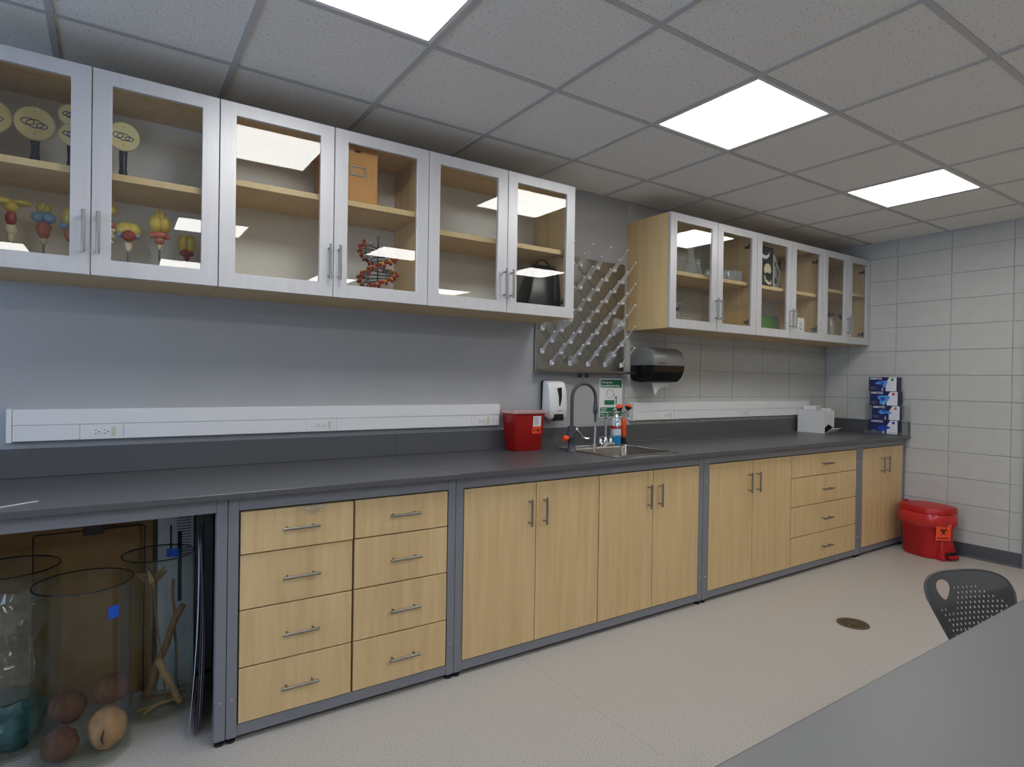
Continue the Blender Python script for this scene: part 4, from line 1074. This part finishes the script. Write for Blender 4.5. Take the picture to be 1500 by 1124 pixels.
def chair():
    t = thing('perforated_chair', 'dark grey plastic chair with perforated curved backrest at the table', 'chair', CHAIR[:3], rz=math.radians(CHAIR[3]))
    Wt, Wb, H = .173, .104, .303
    # outline in (u, v): u across, v up from the bottom of the back
    out = []
    for k in range(0, 11): out.append((Wb + (Wt - Wb) * (k / 10) ** .8, .03 + (H * .76 - .03) * k / 10))
    for k in range(1, 13):
        a = PI / 2 * k / 12; e = .66
        out.append((Wt * math.cos(a) ** e, H * .76 + H * .24 * math.sin(a) ** e))
    out = out + [(-u, v) for u, v in reversed(out[:-1])]
    hole = []
    for k in range(18):
        a = 2 * PI * k / 18
        q = 1 - .20 * math.sin(a)
        hole.append((HOLE[0] + .029 * math.cos(a) * (1 + .35 * math.sin(a)) + .006 * math.sin(a), HOLE[1] + .029 * math.sin(a)))
    perf = []
    for r in range(18):
        for c in range(-10, 11):
            u = c * .0172 + (.0086 if r % 2 else 0); v = .035 + r * .0145
            lim = Wb + (Wt - Wb) * min(1, max(0, (v - .03) / (H * .75))) - .024
            if abs(u) > lim or v > .262 - .1 * (u / .17) ** 2: continue
            if (u - HOLE[0]) ** 2 + ((v - HOLE[1]) * .8) ** 2 < .048 ** 2: continue
            perf.append((u, v))
    V = [Vector(p) for p in out]; E_ = [(i, (i + 1) % len(out)) for i in range(len(out))]; n0 = len(V)
    V += [Vector(p) for p in hole]; E_ += [(n0 + i, n0 + (i + 1) % len(hole)) for i in range(len(hole))]
    for u, v in perf:
        n0 = len(V)
        V += [Vector((u + .0043 * math.cos(a * PI / 3), v + .0043 * math.sin(a * PI / 3))) for a in range(6)]
        E_ += [(n0 + i, n0 + (i + 1) % 6) for i in range(6)]
    for i in range(-11, 12):
        for j in range(1, 18):
            V.append(Vector((i * .021 + .005, j * .02)))
    vs, es, fs, *_ = delaunay_2d_cdt(V, E_, [], 0, 1e-5)
    def inside(p, poly):
        r = False
        for i in range(len(poly)):
            (x1, y1), (x2, y2) = poly[i], poly[(i + 1) % len(poly)]
            if (y1 > p[1]) != (y2 > p[1]) and p[0] < (x2 - x1) * (p[1] - y1) / (y2 - y1) + x1: r = not r
        return r
    keep = []
    for f in fs:
        c = sum((vs[i] for i in f), Vector((0, 0))) / len(f)
        if not inside(c, out) or inside(c, hole): continue
        if any((c.x - u) ** 2 + (c.y - v) ** 2 < .0035 ** 2 for u, v in perf): continue
        keep.append(f)
    m = MB()
    # curved: sides come forward (-y), top leans back
    z0 = .405
    P = [(p.x, .02 + .495 * p.y - .5 * p.x * p.x, z0 + p.y) for p in vs]
    m.add(P, keep)
    me = m.mesh('backrest', 'chair_plastic', smooth=False)
    o = link('backrest', me, t)
    so = o.modifiers.new('thickness', 'SOLIDIFY'); so.thickness = .003; so.offset = 0
    edge = [(u, .02 + .495 * v - .5 * u * u, z0 + v) for u, v in out]
    MB().tube(edge, .0042, 6).build('rim', 'chair_plastic', t)
    # seat shell
    rings = []
    for z in (0, .012):
        rings.append([(.215 * (abs(math.cos(a)) ** .55) * (1 if math.cos(a) > 0 else -1), -.22 + .215 * (abs(math.sin(a)) ** .55) * (1 if math.sin(a) > 0 else -1), .425 + z - .02 * math.cos(2 * a)) for a in [2 * PI * i / 32 for i in range(32)]])
    MB().loft(rings).build('seat', 'chair_plastic', t)
    for s in (-1, 1):
        MB().tube([(s * .10, .075, z0 + .10), (s * .17, .015, .45), (s * .185, -.02, .40), (s * .19, -.10, .395), (s * .19, -.34, .395)], .010, 8).build('back_support', 'frame_grey', t)
        MB().tube([(s * .19, -.36, .395), (s * .21, -.39, .20), (s * .22, -.41, .01)], .011, 8).build('leg', 'frame_grey', t)
        MB().tube([(s * .19, -.06, .395), (s * .21, -.02, .20), (s * .22, .0, .01)], .011, 8).build('leg', 'frame_grey', t)
CHAIR = (2.371, -2.368, 0, -23.3)
HOLE = (-.092, .25)
chair()

# ------------------------------------------------------------------ under the open bench
def jar(x, y, r, h, label):
    t = thing('glass_jar', label, 'jar', (x, y, 0), group='tall glass jars under the bench')
    MB().lathe([(.001, .0005), (r - .004, .0005), (r, .006), (r, h), (r - .002, h + .002), (r - .005, h), (r - .005, .014), (r - .012, .010), (.001, .010)], n=48, caps=False).build('glass', 'jar_glass', t)
    MB().tube([((r - .002) * math.cos(a * PI / 24), (r - .002) * math.sin(a * PI / 24), h + .001) for a in range(49)], .0028, 6).build('rim', 'rim_glass', t)
    return t
glass('rim_glass', (.35, .38, .36), .25, (60, 66, 62))
def tape(t, r, a, z, w, h, slant=0):
    m = MB(); pts0, pts1 = [], []
    for k in range(5):
        q = math.radians(a) + (k / 4 - .5) * w / r
        for rr, L in ((r + .0008, pts0), (r + .0016, pts1)):
            L.append([(rr * math.cos(q), rr * math.sin(q), z - h / 2 + slant * (k % 2)), (rr * math.cos(q), rr * math.sin(q), z + h / 2)])
    m.loft(pts1, caps=False, closed=False); m.build('blue_tape', 'tape_blue', t, label='blue masking tape')
j2 = jar(-.06, -.475, .150, .605, 'tall clear glass jar holding coconuts'); tape(j2, .15, -55, .52, .036, .045, .006)
j3 = jar(.178, -.275, .128, .62, 'tall clear glass jar holding sticks and dried plants'); tape(j3, .128, 62, .585, .05, .035)
j1 = jar(-.285, -.27, .150, .635, 'tall clear glass jar stuffed with plastic bags'); tape(j1, .15, -100, .55, .03, .04)
def coconuts():
    rnd = random.Random(3)
    data = [((.012, -.505, .083), (.062, .06, .072), 'coconut_tan', 'pale tan husked coconut at the bottom of the jar'), ((.022, -.47, .205), (.064, .058, .05), 'coconut_brown', 'brown fibrous coconut lying on the pale one'),
            ((-.105, -.43, .155), (.058, .058, .055), 'coconut_brown', 'dark brown coconut leaning on the jar wall'), ((-.122, -.51, .067), (.056, .056, .055), 'coconut_brown', 'brown coconut half hidden at the jar bottom')]
    for c, r, mat, label in data:
        t = thing('coconut', label, 'coconut', (c[0], c[1], c[2] - r[2]), group='coconuts in the jar')
        m = MB().ell((0, 0, r[2]), r, 40, 26)
        def rough(p):
            q = Vector(p) - Vector((0, 0, r[2])); k = noise.noise(Vector((q.x * 22 + c[0] * 50, q.y * 22, q.z * 16))) * .10 + noise.noise(Vector((q.x * 110, q.y * 110, q.z * 30 + c[1] * 9))) * .05
            return tuple(Vector((0, 0, r[2])) + q * (.97 + k))
        m.v = [rough(p) for p in m.v]
        m.build('husk', mat, t, ang=80)
        if mat == 'coconut_tan':
            MB().tube([(-.01, -r[1] * .98, r[2] * 1.3), (-.016, -r[1] * 1.02, r[2] * .95), (-.012, -r[1] * .93, r[2] * .6)], [.002, .005, .002], 6).build('crack', 'coconut_brown', t)
        else:
            for k in range(9):
                MB().tube([(r[0] * .3 * math.cos(k * .7), r[1] * .3 * math.sin(k * .7), r[2] * 1.93), (r[0] * .8 * math.cos(k * .7 + .3), r[1] * .8 * math.sin(k * .7 + .3), r[2] * 1.6), (r[0] * .99 * math.cos(k * .7 + .5), r[1] * .99 * math.sin(k * .7 + .5), r[2] * 1.15)], .0016, 5).build('fibre', 'coconut_brown', t)
coconuts()
def sticks():
    rnd = random.Random(11)
    specs = [((.14, -.22, .02), (.262, -.29, .40), .016, 'thick knobbly brown stick standing in the jar'), ((.26, -.32, .02), (.175, -.30, .20), .014, 'short thick tan stick leaning low in the jar'),
             ((.255, -.22, .02), (.23, -.255, .50), .006, 'thin upright brown twig in the jar'), ((.11, -.30, .015), (.275, -.31, .035), .005, 'thin pale twig lying on the jar bottom'),
             ((.13, -.335, .015), (.26, -.24, .03), .007, 'tan twig lying across the jar bottom'), ((.16, -.20, .012), (.28, -.25, .025), .006, 'short pale twig lying at the back of the jar bottom')]
    for k, (a, b, r, label) in enumerate(specs):
        A, Bv = Vector(a), Vector(b)
        pts = [A.lerp(Bv, q / 7) + Vector((rnd.uniform(-1, 1), rnd.uniform(-1, 1), 0)) * r * .4 for q in range(8)]
        m = MB().tube(pts, [r * rnd.uniform(.8, 1.2) for _ in pts], 8)
        o = m.build('stick', 'stick_tan' if k in (1, 3, 4) else 'stick_brown'); tag(o, label, 'stick', 'sticks in the jar')
    t = thing('dried_plant', 'bundle of dried brown seed pods propped in the jar mouth', 'dried plant', (.16, -.29, .50))
    for k in range(7):
        a = k * .9; L = .05 + .02 * (k % 3)
        MB().tube([(0, 0, 0), (.4 * L * math.cos(a), .4 * L * math.sin(a), .03), (L * math.cos(a), L * math.sin(a) * .6, .05 + .012 * (k % 3))], [.004, .012, .002], 7).build('pod', 'stick_tan' if k % 2 else 'stick_brown', t)
    MB().tube([(0, 0, .01), (.02, .02, -.2), (.05, .0, -.48)], .004, 6).build('stem', 'stick_brown', t)
sticks()
def bags():
    rnd = random.Random(5)
    cx, cy = -.285, -.27
    for k, (z0, z1, mat, label, r) in enumerate(((.014, .17, 'teal_bag', 'teal net bag at the bottom of the bag jar', .128), (.175, .36, 'film', 'crumpled clear plastic bag in the middle of the jar', .130), (.365, .56, 'film', 'crumpled clear plastic bag near the jar mouth', .125))):
        m = MB(); rings = []
        for q in range(9):
            z = z0 + (z1 - z0) * q / 8; rr = r * (.55 + .45 * math.sin(PI * (q + 1) / 10))
            rings.append([(rr * (1 + .1 * rnd.uniform(-1, 1)) * .9 * math.cos(a * PI / 12), rr * (1 + .1 * rnd.uniform(-1, 1)) * .9 * math.sin(a * PI / 12), z - z0 + .006 * rnd.uniform(-1, 1)) for a in range(24)])
        m.loft(rings)
        o = m.build('plastic_bag', mat, ang=20); tag(o, label, 'plastic bag', 'bags in the jar', loc=(cx, cy, z0))
bags()
def cardboard():
    for k, (x0, x1, y, h, lean, label) in enumerate(((-.86, .17, -.088, .80, 3, 'large tan cardboard sheet leaning on the wall behind the jars'), (-.06, .12, -.100, .70, 3, 'narrow tan cardboard flap in front of the large sheet'))):
        m = B(0, x1 - x0, -.006, 0, 0, h).xf(Matrix.Rotation(math.radians(-lean), 4, 'X'))
        o = m.build('cardboard_sheet', 'cardboard', smooth=False); tag(o, label, 'cardboard', loc=(x0, y, .002))
    t = thing('wire_stand', 'black wire frame with taped black clip behind the jars', 'wire frame', (-.05, -.120, 0))
    MB().tube([(-.18, .0, .004), (-.18, 0, .703), (-.176, 0, .708), (.182, 0, .708), (.187, 0, .703), (.187, 0, .004)], .0025, 6).build('frame', 'wire_black', t)
    B(-.025, .043, -.012, .008, .690, .728).build('clip', 'black_plastic', t, bevel=.002)
cardboard()
def posters():
    t = thing('poster_board', 'white poster board with ruled dark bars leaning behind the stick jar', 'poster', (.186, -.135, .002))
    Rm = Matrix.Rotation(math.radians(-3), 4, 'X')
    B(0, .135, -.004, 0, 0, .77).xf(Rm).build('board', 'poster_white', t, smooth=False)
    m = MB()
    for k in range(14): m.box(.07, .125, -.0052, -.0042, .715 - .012 * k, .718 - .012 * k)
    m.box(.045, .052, -.0052, -.0042, .56, .69).box(.075, .09, -.0052, -.0042, .36, .66)
    for k in range(20): m.box(.078, .087, -.0056, -.005, .37 + .014 * k, .376 + .014 * k)
    m.xf(Rm).build('print', 'ink_black', t)
    # curled sheets against the bench leg
    for k in range(4):
        x = .299 + .008 * k
        m = MB(); rings = []
        for q in range(12):
            z = .01 + .062 * q
            rings.append([(x - .022 + .012 * math.sin(z * (3.1 + .6 * k)) - .02 * (1 - z / .7) ** 2 * (k == 0), -.60 + .012 * k, z), (x + .032 + .004 * math.sin(z * 4 + k), -.16, z)])
        m.loft(rings, caps=False, closed=False)
        o = m.build('poster_sheet', 'poster_white' if k % 2 == 0 else 'poster_purple')
        so = o.modifiers.new('thickness', 'SOLIDIFY'); so.thickness = .0015
        tag(o, ['white curled poster sheet standing free of the bench leg', 'purple poster sheet tucked behind the white curled sheet', 'white poster sheet between two purple sheets', 'purple poster sheet against the bench leg'][k], 'poster', 'poster sheets by the bench leg')
posters()
SC.cycles.transparent_max_bounces = 32
